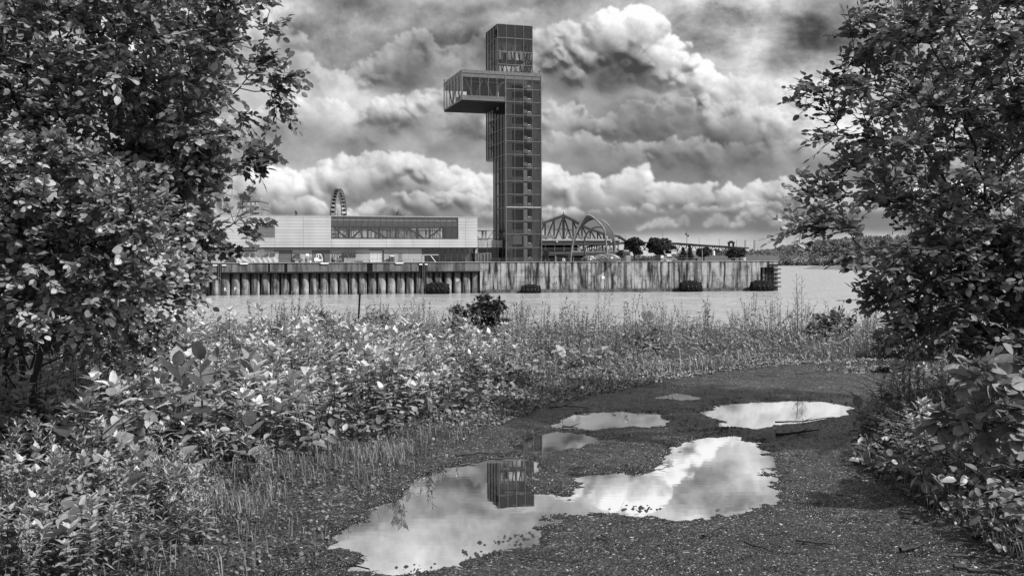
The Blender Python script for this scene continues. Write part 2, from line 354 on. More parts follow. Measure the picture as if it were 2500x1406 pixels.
def cladding(name, col, bw, rh, rough=0.45, metal=0.2):
    m, nt, b, _ = new_mat(name)
    br = nt.nodes.new('ShaderNodeTexBrick'); br.offset = 0.0; br.inputs['Scale'].default_value = 1.0
    br.inputs['Brick Width'].default_value = bw; br.inputs['Row Height'].default_value = rh; br.inputs['Mortar Size'].default_value = 0.035
    br.inputs['Mortar Smooth'].default_value = 0.2
    br.inputs['Color1'].default_value = g4(col*0.93); br.inputs['Color2'].default_value = g4(min(1, col*1.05)); br.inputs['Mortar'].default_value = g4(col*0.35)
    tc = nt.nodes.new('ShaderNodeTexCoord'); sx = nt.nodes.new('ShaderNodeSeparateXYZ'); cx = nt.nodes.new('ShaderNodeCombineXYZ')
    nt.links.new(tc.outputs['Object'], sx.inputs[0])
    ad = nnode(nt, 'ShaderNodeMath', operation='ADD'); nt.links.new(sx.outputs[0], ad.inputs[0]); nt.links.new(sx.outputs[1], ad.inputs[1])
    nt.links.new(ad.outputs[0], cx.inputs[0]); nt.links.new(sx.outputs[2], cx.inputs[1]); nt.links.new(cx.outputs[0], br.inputs['Vector'])
    n = nnode(nt, 'ShaderNodeTexNoise', Scale=0.25, Detail=5.0); nt.links.new(coords(nt, (1, 1, 0.4)), n.inputs['Vector'])
    nt.links.new(mul(nt, br.outputs[0], ramp(nt, n.outputs[0], [(0.3, 0.85), (0.7, 1.08)])), b.inputs['Base Color'])
    b.inputs['Roughness'].default_value = rough; b.inputs['Metallic'].default_value = metal; return m
def glass(name, tint=0.5, refl=0.5, dirt=0.0, dirtcol=0.2, rough=0.03):
    m = bpy.data.materials.new(name); m.use_nodes = True; nt = m.node_tree; nt.nodes.clear()
    out = nt.nodes.new('ShaderNodeOutputMaterial'); tr = nt.nodes.new('ShaderNodeBsdfTransparent'); tr.inputs[0].default_value = g4(tint)
    gl = nt.nodes.new('ShaderNodeBsdfGlossy'); gl.inputs['Roughness'].default_value = rough; gl.inputs[0].default_value = g4(refl)
    fr = nt.nodes.new('ShaderNodeFresnel'); fr.inputs[0].default_value = 1.5
    n = nnode(nt, 'ShaderNodeTexNoise', Scale=0.35, Detail=3.0); nt.links.new(coords(nt), n.inputs['Vector'])
    bp = nt.nodes.new('ShaderNodeBump'); bp.inputs['Strength'].default_value = 0.25; bp.inputs['Distance'].default_value = 0.05
    nt.links.new(n.outputs[0], bp.inputs['Height']); nt.links.new(bp.outputs[0], gl.inputs['Normal'])
    mx = nt.nodes.new('ShaderNodeMixShader')
    ad = nnode(nt, 'ShaderNodeMath', operation='MULTIPLY_ADD'); nt.links.new(fr.outputs[0], ad.inputs[0]); ad.inputs[1].default_value = 0.9; ad.inputs[2].default_value = 0.06
    nt.links.new(ad.outputs[0], mx.inputs[0]); nt.links.new(tr.outputs[0], mx.inputs[1]); nt.links.new(gl.outputs[0], mx.inputs[2])
    last = mx.outputs[0]
    if dirt > 0:
        df = nt.nodes.new('ShaderNodeBsdfDiffuse'); df.inputs[0].default_value = g4(dirtcol)
        m2 = nt.nodes.new('ShaderNodeMixShader'); m2.inputs[0].default_value = dirt
        nt.links.new(last, m2.inputs[1]); nt.links.new(df.outputs[0], m2.inputs[2]); last = m2.outputs[0]
    nt.links.new(last, out.inputs[0]); return m
def foliage(name, lo, hi, trans=0.35, rough=0.5, spec=0.4):
    m = bpy.data.materials.new(name); m.use_nodes = True; nt = m.node_tree; nt.nodes.clear()
    out = nt.nodes.new('ShaderNodeOutputMaterial'); b = nt.nodes.new('ShaderNodeBsdfPrincipled'); t = nt.nodes.new('ShaderNodeBsdfTranslucent')
    at = nt.nodes.new('ShaderNodeAttribute'); at.attribute_name = 'tone'
    c = ramp(nt, at.outputs['Fac'], [(0.0, lo), (1.0, hi)])
    n = nnode(nt, 'ShaderNodeTexNoise', Scale=30.0, Detail=3.0); nt.links.new(coords(nt), n.inputs['Vector'])
    c = mul(nt, c, ramp(nt, n.outputs[0], [(0.3, 0.75), (0.7, 1.2)]))
    nt.links.new(c, b.inputs['Base Color']); nt.links.new(c, t.inputs[0])
    b.inputs['Roughness'].default_value = rough; b.inputs['Specular IOR Level'].default_value = spec
    mx = nt.nodes.new('ShaderNodeMixShader'); mx.inputs[0].default_value = trans
    nt.links.new(b.outputs[0], mx.inputs[1]); nt.links.new(t.outputs[0], mx.inputs[2]); nt.links.new(mx.outputs[0], out.inputs[0]); return m
def emit(name, s):
    m = bpy.data.materials.new(name); m.use_nodes = True; nt = m.node_tree; nt.nodes.clear()
    out = nt.nodes.new('ShaderNodeOutputMaterial'); e = nt.nodes.new('ShaderNodeEmission'); e.inputs[1].default_value = s
    nt.links.new(e.outputs[0], out.inputs[0]); return m
# ------------------------------------------------------------------ shared materials
M_WALL = concrete('wall_concrete', 0.42, 1.0, low=[(0.0, 0.10), (0.30, 0.22), (0.38, 0.8), (0.6, 1.0)])
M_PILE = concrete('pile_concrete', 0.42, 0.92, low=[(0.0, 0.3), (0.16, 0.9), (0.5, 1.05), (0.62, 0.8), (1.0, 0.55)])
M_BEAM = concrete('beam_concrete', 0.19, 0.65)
M_DECK = concrete('deck_concrete', 0.42, 0.35)
M_LIGHTC = concrete('pale_concrete', 0.42, 0.3)
M_CORE = concrete('core_concrete', 0.42, 0.35)
M_CLAD = cladding('cladding', 0.44, 7.2, 0.78)
M_CLAD2 = cladding('lower_cladding', 0.38, 7.2, 0.85)
M_SHUT = cladding('shutter', 0.15, 60.0, 0.35)
M_WDOOR = cladding('white_panel', 0.5, 1.1, 1.0)
M_FRAME = plain('frame_metal', 0.06, 0.5, 0.2)
M_GFRAME = plain('grey_metal', 0.12, 0.45, 0.3)
M_LFRAME = plain('light_metal', 0.34, 0.45, 0.3)
M_WHITE = plain('white_paint', 0.7, 0.5, 0, 0.12)
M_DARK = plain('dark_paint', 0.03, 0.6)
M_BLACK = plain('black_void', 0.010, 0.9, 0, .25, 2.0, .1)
M_RUBBER = plain('rubber', 0.010, 0.85, 0, 0.5, 3.0, .12)
M_STEEL = plain('steel', 0.16, 0.6, 0.1, 0.4, 0.8)
M_BRIDGE = plain('bridge_steel', 0.03, 0.8, 0.0, 0.35, 0.05, .1)
M_GLASS = glass('tower_glass', 0.85, 0.5)
M_GLASS2 = glass('clear_glass', 0.95, 0.7)
M_SGLASS = glass('side_glass', 0.30, 0.45)
M_DGLASS = glass('dark_glass', 0.22, 0.6)
M_PANEL = plain('spandrel_panel', 0.06, 0.4, 0.0, 0.08, 0.3, 0.4)
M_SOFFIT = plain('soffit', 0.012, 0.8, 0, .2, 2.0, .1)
M_TARP = plain('tarpaulin', 0.34, 0.7, 0, 0.2, 1.5)
M_LAMP = emit('lamp', 1.2)
DECK = 8.0

# ------------------------------------------------------------------ river
def water_mat():
    m, nt, b, _ = new_mat('river_water'); L = nt.links.new
    b.inputs['Base Color'].default_value = g4(0.33); b.inputs['Roughness'].default_value = 0.2; b.inputs['IOR'].default_value = 1.45
    b.inputs['Specular IOR Level'].default_value = 0.8
    acc = None      # wavelets as tilts of the surface normal: long swell, waves, ripples
    for sc, amp in (((0.10, 0.26, 1), 0.7), ((0.45, 1.1, 1), 1.5), ((1.8, 3.6, 1), 2.3)):
        n = nnode(nt, 'ShaderNodeTexNoise', Scale=1.0, Detail=3.0, Roughness=0.6, Distortion=0.4); L(coords(nt, sc), n.inputs['Vector'])
        v = nt.nodes.new('ShaderNodeVectorMath'); v.operation = 'SUBTRACT'; L(n.outputs['Color'], v.inputs[0]); v.inputs[1].default_value = (.5, .5, .5)
        w = nt.nodes.new('ShaderNodeVectorMath'); w.operation = 'MULTIPLY'; L(v.outputs[0], w.inputs[0]); w.inputs[1].default_value = (amp*.6, amp, 0)
        if acc is None: acc = w.outputs[0]
        else:
            q = nt.nodes.new('ShaderNodeVectorMath'); q.operation = 'ADD'; L(acc, q.inputs[0]); L(w.outputs[0], q.inputs[1]); acc = q.outputs[0]
    n3 = nnode(nt, 'ShaderNodeTexNoise', Scale=1.0, Detail=4.0, Roughness=0.55); L(coords(nt, (0.005, 0.035, 1)), n3.inputs['Vector'])
    sc = nt.nodes.new('ShaderNodeVectorMath'); sc.operation = 'SCALE'; L(acc, sc.inputs[0])
    mr_ = nt.nodes.new('ShaderNodeMapRange'); L(n3.outputs[0], mr_.inputs[0]); mr_.inputs[1].default_value = .35; mr_.inputs[2].default_value = .65; mr_.inputs[3].default_value = .2; mr_.inputs[4].default_value = 1.9
    L(mr_.outputs[0], sc.inputs['Scale'])
    up = nt.nodes.new('ShaderNodeVectorMath'); up.operation = 'ADD'; L(sc.outputs[0], up.inputs[0]); up.inputs[1].default_value = (0, 0, 1)
    no = nt.nodes.new('ShaderNodeVectorMath'); no.operation = 'NORMALIZE'; L(up.outputs[0], no.inputs[0]); L(no.outputs[0], b.inputs['Normal'])
    return m
mb = MB(); mb.poly([(-6000, 15, 0), (6000, 15, 0), (6000, 9000, 0), (-6000, 9000, 0)])
mb.build('river_water', water_mat(), kind='structure', label='broad rippled grey river between the bank and the quay')

# ------------------------------------------------------------------ quay
Q = Frame(1250, 259.0, 0.160)
QX = Q.u(1172); QR = Q.u(1899)
deck = MB(); deck.prismz([(-190, 0.25), (QR-0.3, 0.25), (QR-0.3, 58), (-190, 58)], DECK-0.5, DECK)
deck.build('pier_pavement', M_DECK, kind='structure', loc=(Q.O[0], Q.O[1], 0), rz=Q.ang, label='flat concrete pavement of the pier')
quay = empty('quay_wall', (Q.O[0], Q.O[1], 0), Q.ang, 'long stained concrete quay wall, round piles at left and flat slabs at right', 'quay wall')
zb = Q.z(900, 663)
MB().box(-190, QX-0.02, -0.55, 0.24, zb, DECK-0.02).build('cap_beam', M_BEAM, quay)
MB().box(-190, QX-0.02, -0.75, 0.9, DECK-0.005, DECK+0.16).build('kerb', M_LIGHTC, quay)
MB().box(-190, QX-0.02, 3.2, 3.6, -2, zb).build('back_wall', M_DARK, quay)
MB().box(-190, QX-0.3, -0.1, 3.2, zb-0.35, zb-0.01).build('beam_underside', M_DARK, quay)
ucols = []
u0 = QX-1.0
i = 0
while u0-i*2.42 > Q.u(300):
    uc = u0-i*2.42; ucols.append(uc); i += 1
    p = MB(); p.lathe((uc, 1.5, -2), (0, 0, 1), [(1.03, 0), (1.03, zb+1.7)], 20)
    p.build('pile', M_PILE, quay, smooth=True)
# flat concrete section, slabs with a joint, a battered foot and an opening near its end
zj = Q.z(1500, 675); z_open_t = Q.z(1870, 653); z_open_b = Q.z(1870, 702)
ua, ub = Q.u(1856), Q.u(1889)
cw = MB()
cw.box(QX, ua, 0, 3, zj+0.04, DECK-0.02); cw.box(QX, ua, 0.03, 3, -2, zj)
cw.box(ua, ub, 0.01, 3, z_open_t, DECK-0.02); cw.box(ub, QR, 0.0, 14, -2, DECK-0.02)
cw.build('slab_wall', M_WALL, quay)
MB().prism([(QX, -2), (ua, -2), (ua, 0.9), (QX+1.4, 0.9)], -0.35, 0.02).build('wall_foot', concrete('foot_concrete', 0.16, 0.7), quay)
MB().box(QX, QR+0.1, -0.18, 0.9, DECK-0.005, DECK+0.14).build('kerb', M_LIGHTC, quay)
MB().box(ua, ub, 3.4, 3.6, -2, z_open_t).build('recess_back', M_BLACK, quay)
for pxx in (1863, 1872, 1879):
    p = MB(); p.lathe((Q.u(pxx, 1.6), 1.6, -2), (0, 0, 1), [(0.42, 0), (0.42, z_open_t+2)], 14); p.build('pile', M_WALL, quay, smooth=True)
for k in range(6):
    zz = Q.z(1893, 647+k*10.6)
    MB().box(QR-2.6, QR+0.75, -0.3, 0.06, zz-0.13, zz+0.17).build('bumper_strip', M_RUBBER, quay)
for pa, pb in ((695, 702), (896, 910), (655, 660), (1022, 1031)):
    MB().box(Q.u(pa), Q.u(pb), -0.6, -0.552, zb+0.02, DECK-0.03).build('rubber_panel', M_BLACK, quay)
# joints between the poured slabs
for pxx in (1260, 1367, 1480, 1529, 1640, 1702, 1790):
    MB().box(Q.u(pxx)-0.05, Q.u(pxx)+0.05, -0.012, 0.02, 0.3, DECK-0.1).build('slab_joint', M_DARK, quay)
# ladders
def ladder(pxx, vf, top, n):
    u = Q.u(pxx); b = MB()
    for s in (-0.27, 0.27): b.box(u+s-0.05, u+s+0.05, vf-0.14, vf-0.05, 0.1, top)
    for i in range(n):
        z = 0.35+i*(top-0.5)/(n-1); b.box(u-0.27, u+0.27, vf-0.12, vf-0.06, z-0.035, z+0.035)
    return b
for pxx, vf in ((537, -0.6), (1034, -0.6), (1527, 0.0), (1700, 0.0)):
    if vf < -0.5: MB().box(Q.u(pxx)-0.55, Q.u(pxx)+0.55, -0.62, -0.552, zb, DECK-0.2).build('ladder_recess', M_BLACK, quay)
    ladder(pxx, vf, 7.9, 24).build('ladder', M_GFRAME, quay)
for pxx in (526, 548, 1027, 1040):
    uu = Q.u(pxx); w = 0.42 if pxx > 1000 else 0.55
    MB().box(uu-w, uu+w, -0.72, -0.63, DECK-0.62, DECK-0.32).build('warning_plate', M_WHITE, quay)
    MB().box(uu-w-0.2, uu+w+0.1, -0.66, -0.56, DECK-0.72, DECK-0.24).build('plate_backing', M_BLACK, quay)
for pxx in (597, 793, 975):
    uu = Q.u(pxx); MB().prism([(uu-0.8, DECK-0.28), (uu+0.8, DECK-0.28), (uu+1.2, DECK+0.05), (uu-1.2, DECK+0.05)], -0.82, -0.76).build('cleat_plate', M_WHITE, quay)
    MB().box(uu-0.9, uu+0.9, -0.5, -0.1, DECK+0.16, DECK+0.3).tube([(uu-0.3, -0.3, DECK+0.1), (uu-0.3, -0.3, DECK+0.4)], 0.1).tube([(uu+0.3, -0.3, DECK+0.1), (uu+0.3, -0.3, DECK+0.4)], 0.1).build('mooring_cleat', M_DARK, quay)
# painted letters and marks on the wall
def mark(txt, pxx, py, h, v, mat, stencil=None):
    me = text_mesh(txt, h*1.35); me.materials.append(mat)
    o = bpy.data.objects.new('painted_mark', me); C.objects.link(o); o.parent = quay
    o.location = (Q.u(pxx, v), v, Q.z(pxx, py, v)); o.rotation_euler = (R(90), 0, 0)
near = lambda pxx: min(ucols, key=lambda c: abs(c-Q.u(pxx, 0.47)))
for ch, pxx, py in (('T', 524, 708), ('R', 549, 707), ('P', 573, 706)):
    me = text_mesh(ch, 1.15); me.materials.append(M_WHITE); o = bpy.data.objects.new('painted_letter', me); C.objects.link(o); o.parent = quay
    o.location = (near(pxx), 0.42, Q.z(pxx, py, 0.4)); o.rotation_euler = (R(90), 0, 0)
me = text_mesh('ZP', 0.85); me.materials.append(M_WHITE); o = bpy.data.objects.new('painted_letter', me); C.objects.link(o); o.parent = quay
o.location = (near(1108), 0.42, Q.z(1108, 685.5, 0.4)); o.rotation_euler = (R(90), 0, 0)
M_MARK = plain('faded_mark', 0.07, 0.8)
b = MB(); uu = Q.u(1186); zz = Q.z(1186, 692)
for x0, z0, x1, z1 in ((-.3, -.45, .35, -.45), (-.3, -.45, -.3, -.2), (.35, -.45, .35, -.05), (-.05, -.05, .35, -.05), (-.05, -.05, -.25, .25), (-.25, .25, .3, .5), (.3, .5, .4, .2)):
    b.bar((uu+x0, -0.01, zz+z0), (uu+x1, -0.01, zz+z1), 0.06)
b.build('painted_mark', M_MARK, quay)
for pxx, py in ((1356, 690), (1500, 692), (1536, 690), (1338, 693), (1516, 692), (1600, 691)):
    b = MB(); uu = Q.u(pxx); zz = Q.z(pxx, py)
    b.bar((uu-.3, -0.01, zz+.4), (uu-.3, -0.01, zz-.3), 0.05).bar((uu-.3, -0.01, zz-.3), (uu+.3, -0.01, zz-.3), 0.05).bar((uu+.3, -0.01, zz-.3), (uu+.3, -0.01, zz+.4), 0.05)
    b.build('painted_mark', M_MARK, quay)
uu = Q.u(1472); zz = Q.z(1472, 678)
MB().box(uu-0.38, uu+0.38, -0.05, -0.005, zz-0.36, zz+0.36).build('notice_plate', M_WHITE, quay)

# railing along the right part
rail = empty('quay_railing', (*Q.P(Q.u(1200), 1.1), DECK), Q.ang, 'thin grey metal railing along the top of the quay wall', 'railing')
UR0, UR1 = 0.0, Q.u(1884)-Q.u(1200); RH = 0.98
for h in (RH, 0.5): MB().box(UR0, UR1, -0.03, 0.03, h-0.035, h+0.035).build('rail', M_GFRAME, rail)
k = 0
while UR0+k*2.2 < UR1:
    MB().box(UR0+k*2.2-0.05, UR0+k*2.2+0.05, -0.05, 0.05, 0, RH-0.036).build('post', M_GFRAME, rail); k += 1

# floating fenders
def fender(pa, pb, py_top, label):
    u0, u1 = Q.u(pa, -1.6), Q.u(pb, -1.6); L0 = u1-u0; x, y = Q.P((u0+u1)/2, -1.85)
    zt = Q.z((pa+pb)/2, py_top, -1.6); r = (zt+.9)/2*0.92; zc = zt-r*1.12
    root = empty('tyre_fender', (x, y, 0), Q.ang, label, 'fender', 'floating fenders along the quay wall')
    b = MB(); hl = L0/2-0.25; b.lathe((-hl, 0, zc), (1, 0, 0), [(0.12, 0), (r*.62, .25), (r*.93, .9), (r, 1.5), (r, 2*hl-1.5), (r*.93, 2*hl-.9), (r*.62, 2*hl-.25), (0.12, 2*hl)], 20)
    b.build('fender_body', M_RUBBER, root, smooth=True)
    n = max(3, int(round(L0/1.25)))
    for i in range(n):
        uc = -hl+0.75+(2*hl-1.5)*i/(n-1); e = 1-0.26*(abs(i-(n-1)/2)/((n-1)/2))**3
        for a in (100, 60, 15, -25):
            ax = Vector((0, -math.cos(R(a)), math.sin(R(a)))); c = Vector((uc, 0, zc))+ax*(r*e+0.02)
            if c.z < -0.3: continue
            MB().torus(c, ax, 0.48, 0.17, 18, 7).build('tyre', M_RUBBER, root, smooth=True)
            if a in (60, 15):
                q = c+ax*0.12; s = ax.cross(Vector((1, 0, 0)))*0.24
                MB().bar(q-s, q+s, 0.055).bar(q-Vector((0.17, 0, 0)), q+Vector((0.17, 0, 0)), 0.055).build('chain_cross', M_GFRAME, root)
    b = MB(); b.tube([(-hl-0.3, 0, 0.0), (-hl+0.2, -0.1, 0.7), (-hl+0.5, -0.2, 1.3)], 0.06, 6); b.build('mooring_chain', M_GFRAME, root)
    return root
fender(440, 516, 697, 'black tyre fender under the painted letter T, partly behind leaves')
fender(1036, 1100, 688.5, 'tall black tyre fender right of the ladder in the pile wall')
fender(1268, 1322, 694.5, 'low black tyre fender on the slab wall below the tower')
fender(1655, 1713, 684.5, 'black tyre fender midway along the right slab wall')
fender(1828, 1887, 683.5, 'black tyre fender in front of the opening at the end of the wall')

# ------------------------------------------------------------------ terminal building
T = Frame(1250, 275.0, 0.29)
def at(fr, px, v=0.0, z=DECK):
    x, y = fr.P(fr.u(px, v), v); return (x, y, z)
term = empty('terminal_building', (T.O[0], T.O[1], DECK), T.ang, 'long low terminal in pale metal cladding with a ribbon window', 'building')
tz = lambda px, py, v=0.0: T.z(px, py, v)-DECK
VU = -1.0
TL, TR = T.u(470, VU), T.u(1166, VU)
ztop = tz(800, 528.6, VU); zlow = tz(900, 604.4, VU); zwb = tz(900, 583.5, VU); zwt = ztop-0.45
WL, WR = T.u(809, VU), T.u(1119, VU)
b = MB()
b.box(TL, WL, VU, VU+0.4, zlow, ztop-0.02); b.box(WR, TR, VU, VU+0.4, zlow, ztop-0.02); b.box(WL, WR, VU, VU+0.4, zlow, zwb)
b.build('cladding_wall', M_CLAD, term)
MB().box(TL, TR-0.02, 24, 24.4, zlow, zwb).box(TL, WL-12, 24, 24.4, zwb+.002, ztop-0.05).box(WR+1, TR-.02, 24, 24.4, zwb+.002, ztop-0.05).build('rear_wall', M_CLAD, term)
MB().box(TR-0.38, TR, VU+0.402, 23.98, zlow, ztop-0.02).box(TL, TL+0.4, VU+0.402, 23.98, zlow, ztop-.02).build('end_wall', M_CLAD, term)
MB().box(TL-0.05, TR+0.06, VU-0.06, 24.5, ztop, ztop+0.22).build('roof', M_LFRAME, term)
MB().box(TL, TR, VU-.02, 24.3, zlow-0.25, zlow-0.003).build('floor_edge', M_BLACK, term)
win = empty('ribbon_window', (0, 0, 0)); win.parent = term
MB().box(WL, WR, VU+0.12, VU+0.15, zwb, zwt).build('pane', M_GLASS2, win)
MB().box(WL, WR, VU+0.5, VU+2.5, tz(900, 553, VU), ztop-0.03).build('ceiling_bulkhead', plain('bulkhead', 0.3, 0.5), win)
MB().box(T.u(1087, VU), WR, VU+0.5, VU+0.6, zwb, tz(1100, 556, VU)).build('window_screen', plain('screen_grey', 0.13), win)
n = 21
for i in range(n+1):
    uu = WL+(WR-WL)*i/n; MB().box(uu-0.05, uu+0.05, VU+0.0, VU+0.11, zwb, zwt).build('mullion', M_FRAME, win)
for h in (zwb+0.06, tz(900, 552, VU), zwt-0.08): MB().box(WL, WR, VU-0.02, VU+0.1, h-0.06, h+0.06).build('window_frame', M_FRAME, win)
MB().box(WL-11, WR, 23.9, 23.95, zwb, ztop-0.3).build('rear_pane', M_GLASS2, win)
b = MB()
for i in range(24): b.box(WL-10+i*2.1-0.08, WL-10+i*2.1+0.08, 23.8, 23.9, zwb, ztop-0.3)
b.build('rear_mullions', M_FRAME, win)
# steel columns and braces seen through the glass
b = MB()
for i, pxx in enumerate((826, 852, 884, 925, 966, 1018, 1050)):
    uu = T.u(pxx, 6); w = 0.5 if i % 2 else 0.3
    b.box(uu-w/2, uu+w/2, 5.6, 6.1, zwb-1, ztop-1.6)
for pa, pb, s in ((812, 850, 1), (855, 890, 0), (890, 950, 1), (990, 1040, 1), (1040, 1080, 0)):
    ua_, ub_ = T.u(pa, 9), T.u(pb, 9); z0, z1 = (zwb, ztop-2.3) if s == 0 else (ztop-2.3, zwb)
    b.bar((ua_, 9, z0), (ub_, 9, z1), 0.35)
b.box(WL, WR, 9.3, 9.6, zwb+3.2, zwb+3.5)
b.build('interior_frame', M_STEEL, term)
# louvre window at left
MB().box(T.u(623, VU), T.u(671, VU), VU-0.03, VU-0.002, tz(640, 580.5, VU), tz(640, 551, VU)).build('louvre', M_SHUT, term)
# lower storey
zl = zlow-0.26
LG = T.u(1030)
MB().box(TL+0.5, LG, 0, 0.4, 0, zl).build('lower_wall', M_CLAD2, term)
def panel(pa, pb, py, mat, name, vv=-0.06, base=0.03):
    return MB().box(T.u(pa), T.u(pb), vv, -0.002, base, tz((pa+pb)/2, py)).build(name, mat, term)
for pa, pb in ((573, 621), (668, 714), (762, 806)): panel(pa, pb, 611, M_SHUT, 'roller_shutter')
d = panel(903, 934, 612, M_WDOOR, 'roller_door')
MB().box(T.u(934.3), T.u(937), -0.25, -0.002, 0, tz(935, 611.5)).box(T.u(902), T.u(934.2), -0.25, -.07, tz(920, 611.8), tz(920, 610.8)).build('door_frame', M_DARK, term)
panel(973, 981.5, 618.5, plain('door_grey', 0.16), 'door')
MB().box(T.u(746.5), T.u(754), -0.1, -0.002, tz(750, 626), tz(750, 619)).build('notice_board', M_WHITE, term)
# glazed corner of the lower storey
UG1 = T.u(1157)
MB().box(LG+0.02, UG1, 0.1, 0.13, 0.15, zl).build('corner_glazing', glass('corner_glass', 0.5, 0.8), term)
MB().box(LG+0.02, UG1, 6, 6.3, 0.1, zl-0.05).build('inner_wall', plain('inner_wall', 0.3, 0.7), term)
MB().box(LG+0.02, UG1, 0.0, 6, 0.0, 0.12).build('floor', M_DECK, term)
b = MB()
for pxx in (1030.5, 1043, 1057.5, 1072.5, 1087, 1101.5, 1116, 1129.5, 1143, 1157): b.box(T.u(pxx)-0.07, T.u(pxx)+0.07, -0.02, 0.09, 0.1, zl)
b.box(LG, UG1, -0.04, 0.08, tz(1060, 615)-.06, tz(1060, 615)+.06); b.build('window_frame', M_FRAME, term)
MB().box(T.u(1031, -.1), T.u(1071, -.1), -0.1, -0.05, tz(1050, 623.8), tz(1050, 624)+.3).box(T.u(1030), T.u(1036), -.1, -.05, 0, tz(1050, 624)).build('canopy_panel', M_LFRAME, term)
for pa, pb, pt, mt in ((1087.5, 1100, 614, M_WHITE), (1102.5, 1115, 615, M_LFRAME), (1031, 1042, 615.5, M_LFRAME), (1045, 1056, 615.5, M_LFRAME), (1059, 1071, 615.5, M_LFRAME)):
    MB().box(T.u(pa), T.u(pb), 0.2, 0.25, 0.9 if pa > 1080 else tz(pa, 623.5), tz(pa, pt)).build('window_blind', mt, term)
b = MB(); b.box(T.u(1073), T.u(1086), 1.5, 1.8, 0.12, zl-1); b.box(T.u(1118), T.u(1142), 3, 3.4, 0.12, 1.0); b.box(T.u(1037), T.u(1068), 1.5, 2.2, .12, 1.1)
b.build('interior_counter', M_DARK, term)
MB().bar((T.u(1052, -.2), -0.2, tz(1052, 624.5)), (T.u(1064, -.2), -0.2, 0.05), 0.16).build('door_strut', M_WHITE, term)
MB().bar((T.u(1149, .4), 0.4, zl-.3), (T.u(1153, .4), 0.4, 1.5), 0.2).build('interior_strut', M_WHITE, term)
MB().box(T.u(1159), T.u(1164.5), -0.6, -0.1, 0, zlow-.26).build('corner_column', M_LFRAME, term)
# things on the roof
def tubepipe(name, pxx, ptop, v, r, label, cat, mat=M_DARK):
    x, y = T.P(T.u(pxx, v), v); zt = T.z(pxx, ptop, v); h = zt-(DECK+ztop+0.22)
    b = MB(); b.tube([(0, 0, 0), (0, 0, h-0.25), (-0.08, 0, h-0.1), (-0.35, 0, h)], r, 10); b.build(name, mat, None, label, cat, loc=(x, y, DECK+ztop+0.22))
tubepipe('vent_pipe', 724, 516.5, 3, 0.28, 'short dark bent vent pipe on the flat terminal roof', 'vent pipe')
# cupola of a market hall far behind the terminal
def far_z(px, py, Y): return EYE+(hy(px)-py)/FPX*Y
xc = (970-1250)/FPX*620
cup = empty('domed_hall', (xc, 620, DECK), 0, 'dark domed roof top peeping over the terminal roof', 'building')
zc0 = far_z(970, 531, 620)-DECK
MB().box(-14, 14, 0, 16, 0, zc0-1).build('wall', M_STEEL, cup)
b = MB(); b.lathe((0, 8, zc0-1), (0, 0, 1), [(9, 0), (6.5, 1.5), (3.4, 2.6), (1.6, 3.2), (1.4, 4.4), (.25, 5.0), (.12, 7)], 16); b.build('dome', M_DARK, cup, smooth=True)

# steel hall behind the terminal and the link
H = Frame(1250, 325.0, 0.29)
hall = empty('steel_frame_hall', (H.O[0], H.O[1], DECK), H.ang, 'open steel framed hall with lattice columns behind the terminal windows', 'building')
hz = lambda px, py, v=0.0: H.z(px, py, v)-DECK
h0, h1 = H.u(800), H.u(1206)
MB().box(h0, h1, -1, 12, hz(1180, 563), hz(1180, 557)).build('roof', M_LFRAME, hall)
b = MB(); b.box(h0+1, h1-2, 2, 10, hz(1180, 557)+.002, hz(1180, 555)); b.build('roof_ridge', M_STEEL, hall)
MB().box(h0, h1, 0, 12, hz(1180, 584.5), hz(1180, 581.5)).build('floor_slab', M_STEEL, hall)
MB().box(h0, h1, 0.2, 12, 0, hz(1180, 600)).build('lower_wall', M_STEEL, hall)
uu = h0; k = 0; z0, z1 = hz(1180, 600), hz(1180, 563)
while uu < h1-1:
    b = MB(); b.box(uu-.25, uu+.25, 0, .4, z0, z1); b.box(uu+1.0, uu+1.3, 0, .4, z0, z1)
    for q in range(7):
        za, zb_ = z0+(z1-z0)*q/7, z0+(z1-z0)*(q+1)/7; b.bar((uu, .2, za), (uu+1.15, .2, zb_), .14)
    b.build('lattice_column', M_STEEL, hall)
    b = MB(); b.bar((uu+1.2, .6, z0+1.2), (uu+3.6, .6, z1-.4), .22).bar((uu+6.0, .6, z0+1.2), (uu+3.6, .6, z1-.4), .22).box(uu+3.5, uu+3.7, .5, .7, z0+1, z1)
    b.build('cross_brace', M_STEEL, hall)
    uu += 6.2; k += 1

# glazed link between terminal and tower
TW = Frame(1130, 273.0, 0.311)
link = empty('glass_link', at(TW, 1202, 3), TW.ang, 'low glass link with pale upper panels joining terminal and tower', 'building')
lu0, lu1 = TW.u(1167.5, 3)-TW.u(1202, 3), TW.u(1235, 3)-TW.u(1202, 3)
lzt, lzm = TW.z(1202, 587, 3)-DECK, TW.z(1202, 604.5, 3)-DECK
MB().box(lu0, lu1, 0, 9, lzt-0.35, lzt).build('roof', M_LFRAME, link)
for i in range(3):
    a = lu0+(lu1-lu0)*i/3; e = lu0+(lu1-lu0)*(i+1)/3
    for za, zc_ in ((lzm, (lzm+lzt-.35)/2-.06), ((lzm+lzt-.35)/2+.02, lzt-.4)):
        MB().box(a+0.08, e-0.08, 0.02, 0.1, za, zc_).build('upper_panel', plain('link_panel', 0.28, 0.25, 0, .3, .4), link)
MB().box(lu0, lu1, 0.12, 0.2, lzm-0.2, lzt-.36).build('panel_backing', M_FRAME, link)
MB().box(lu0, lu1, 0.12, 0.15, 0, lzm-.21).build('glazing', M_DGLASS, link)
b = MB(); [b.box(lu0+(lu1-lu0)*i/3-.05, lu0+(lu1-lu0)*i/3+.05, -.02, .1, 0, lzm-.21) for i in range(4)]; b.build('mullion', M_FRAME, link)
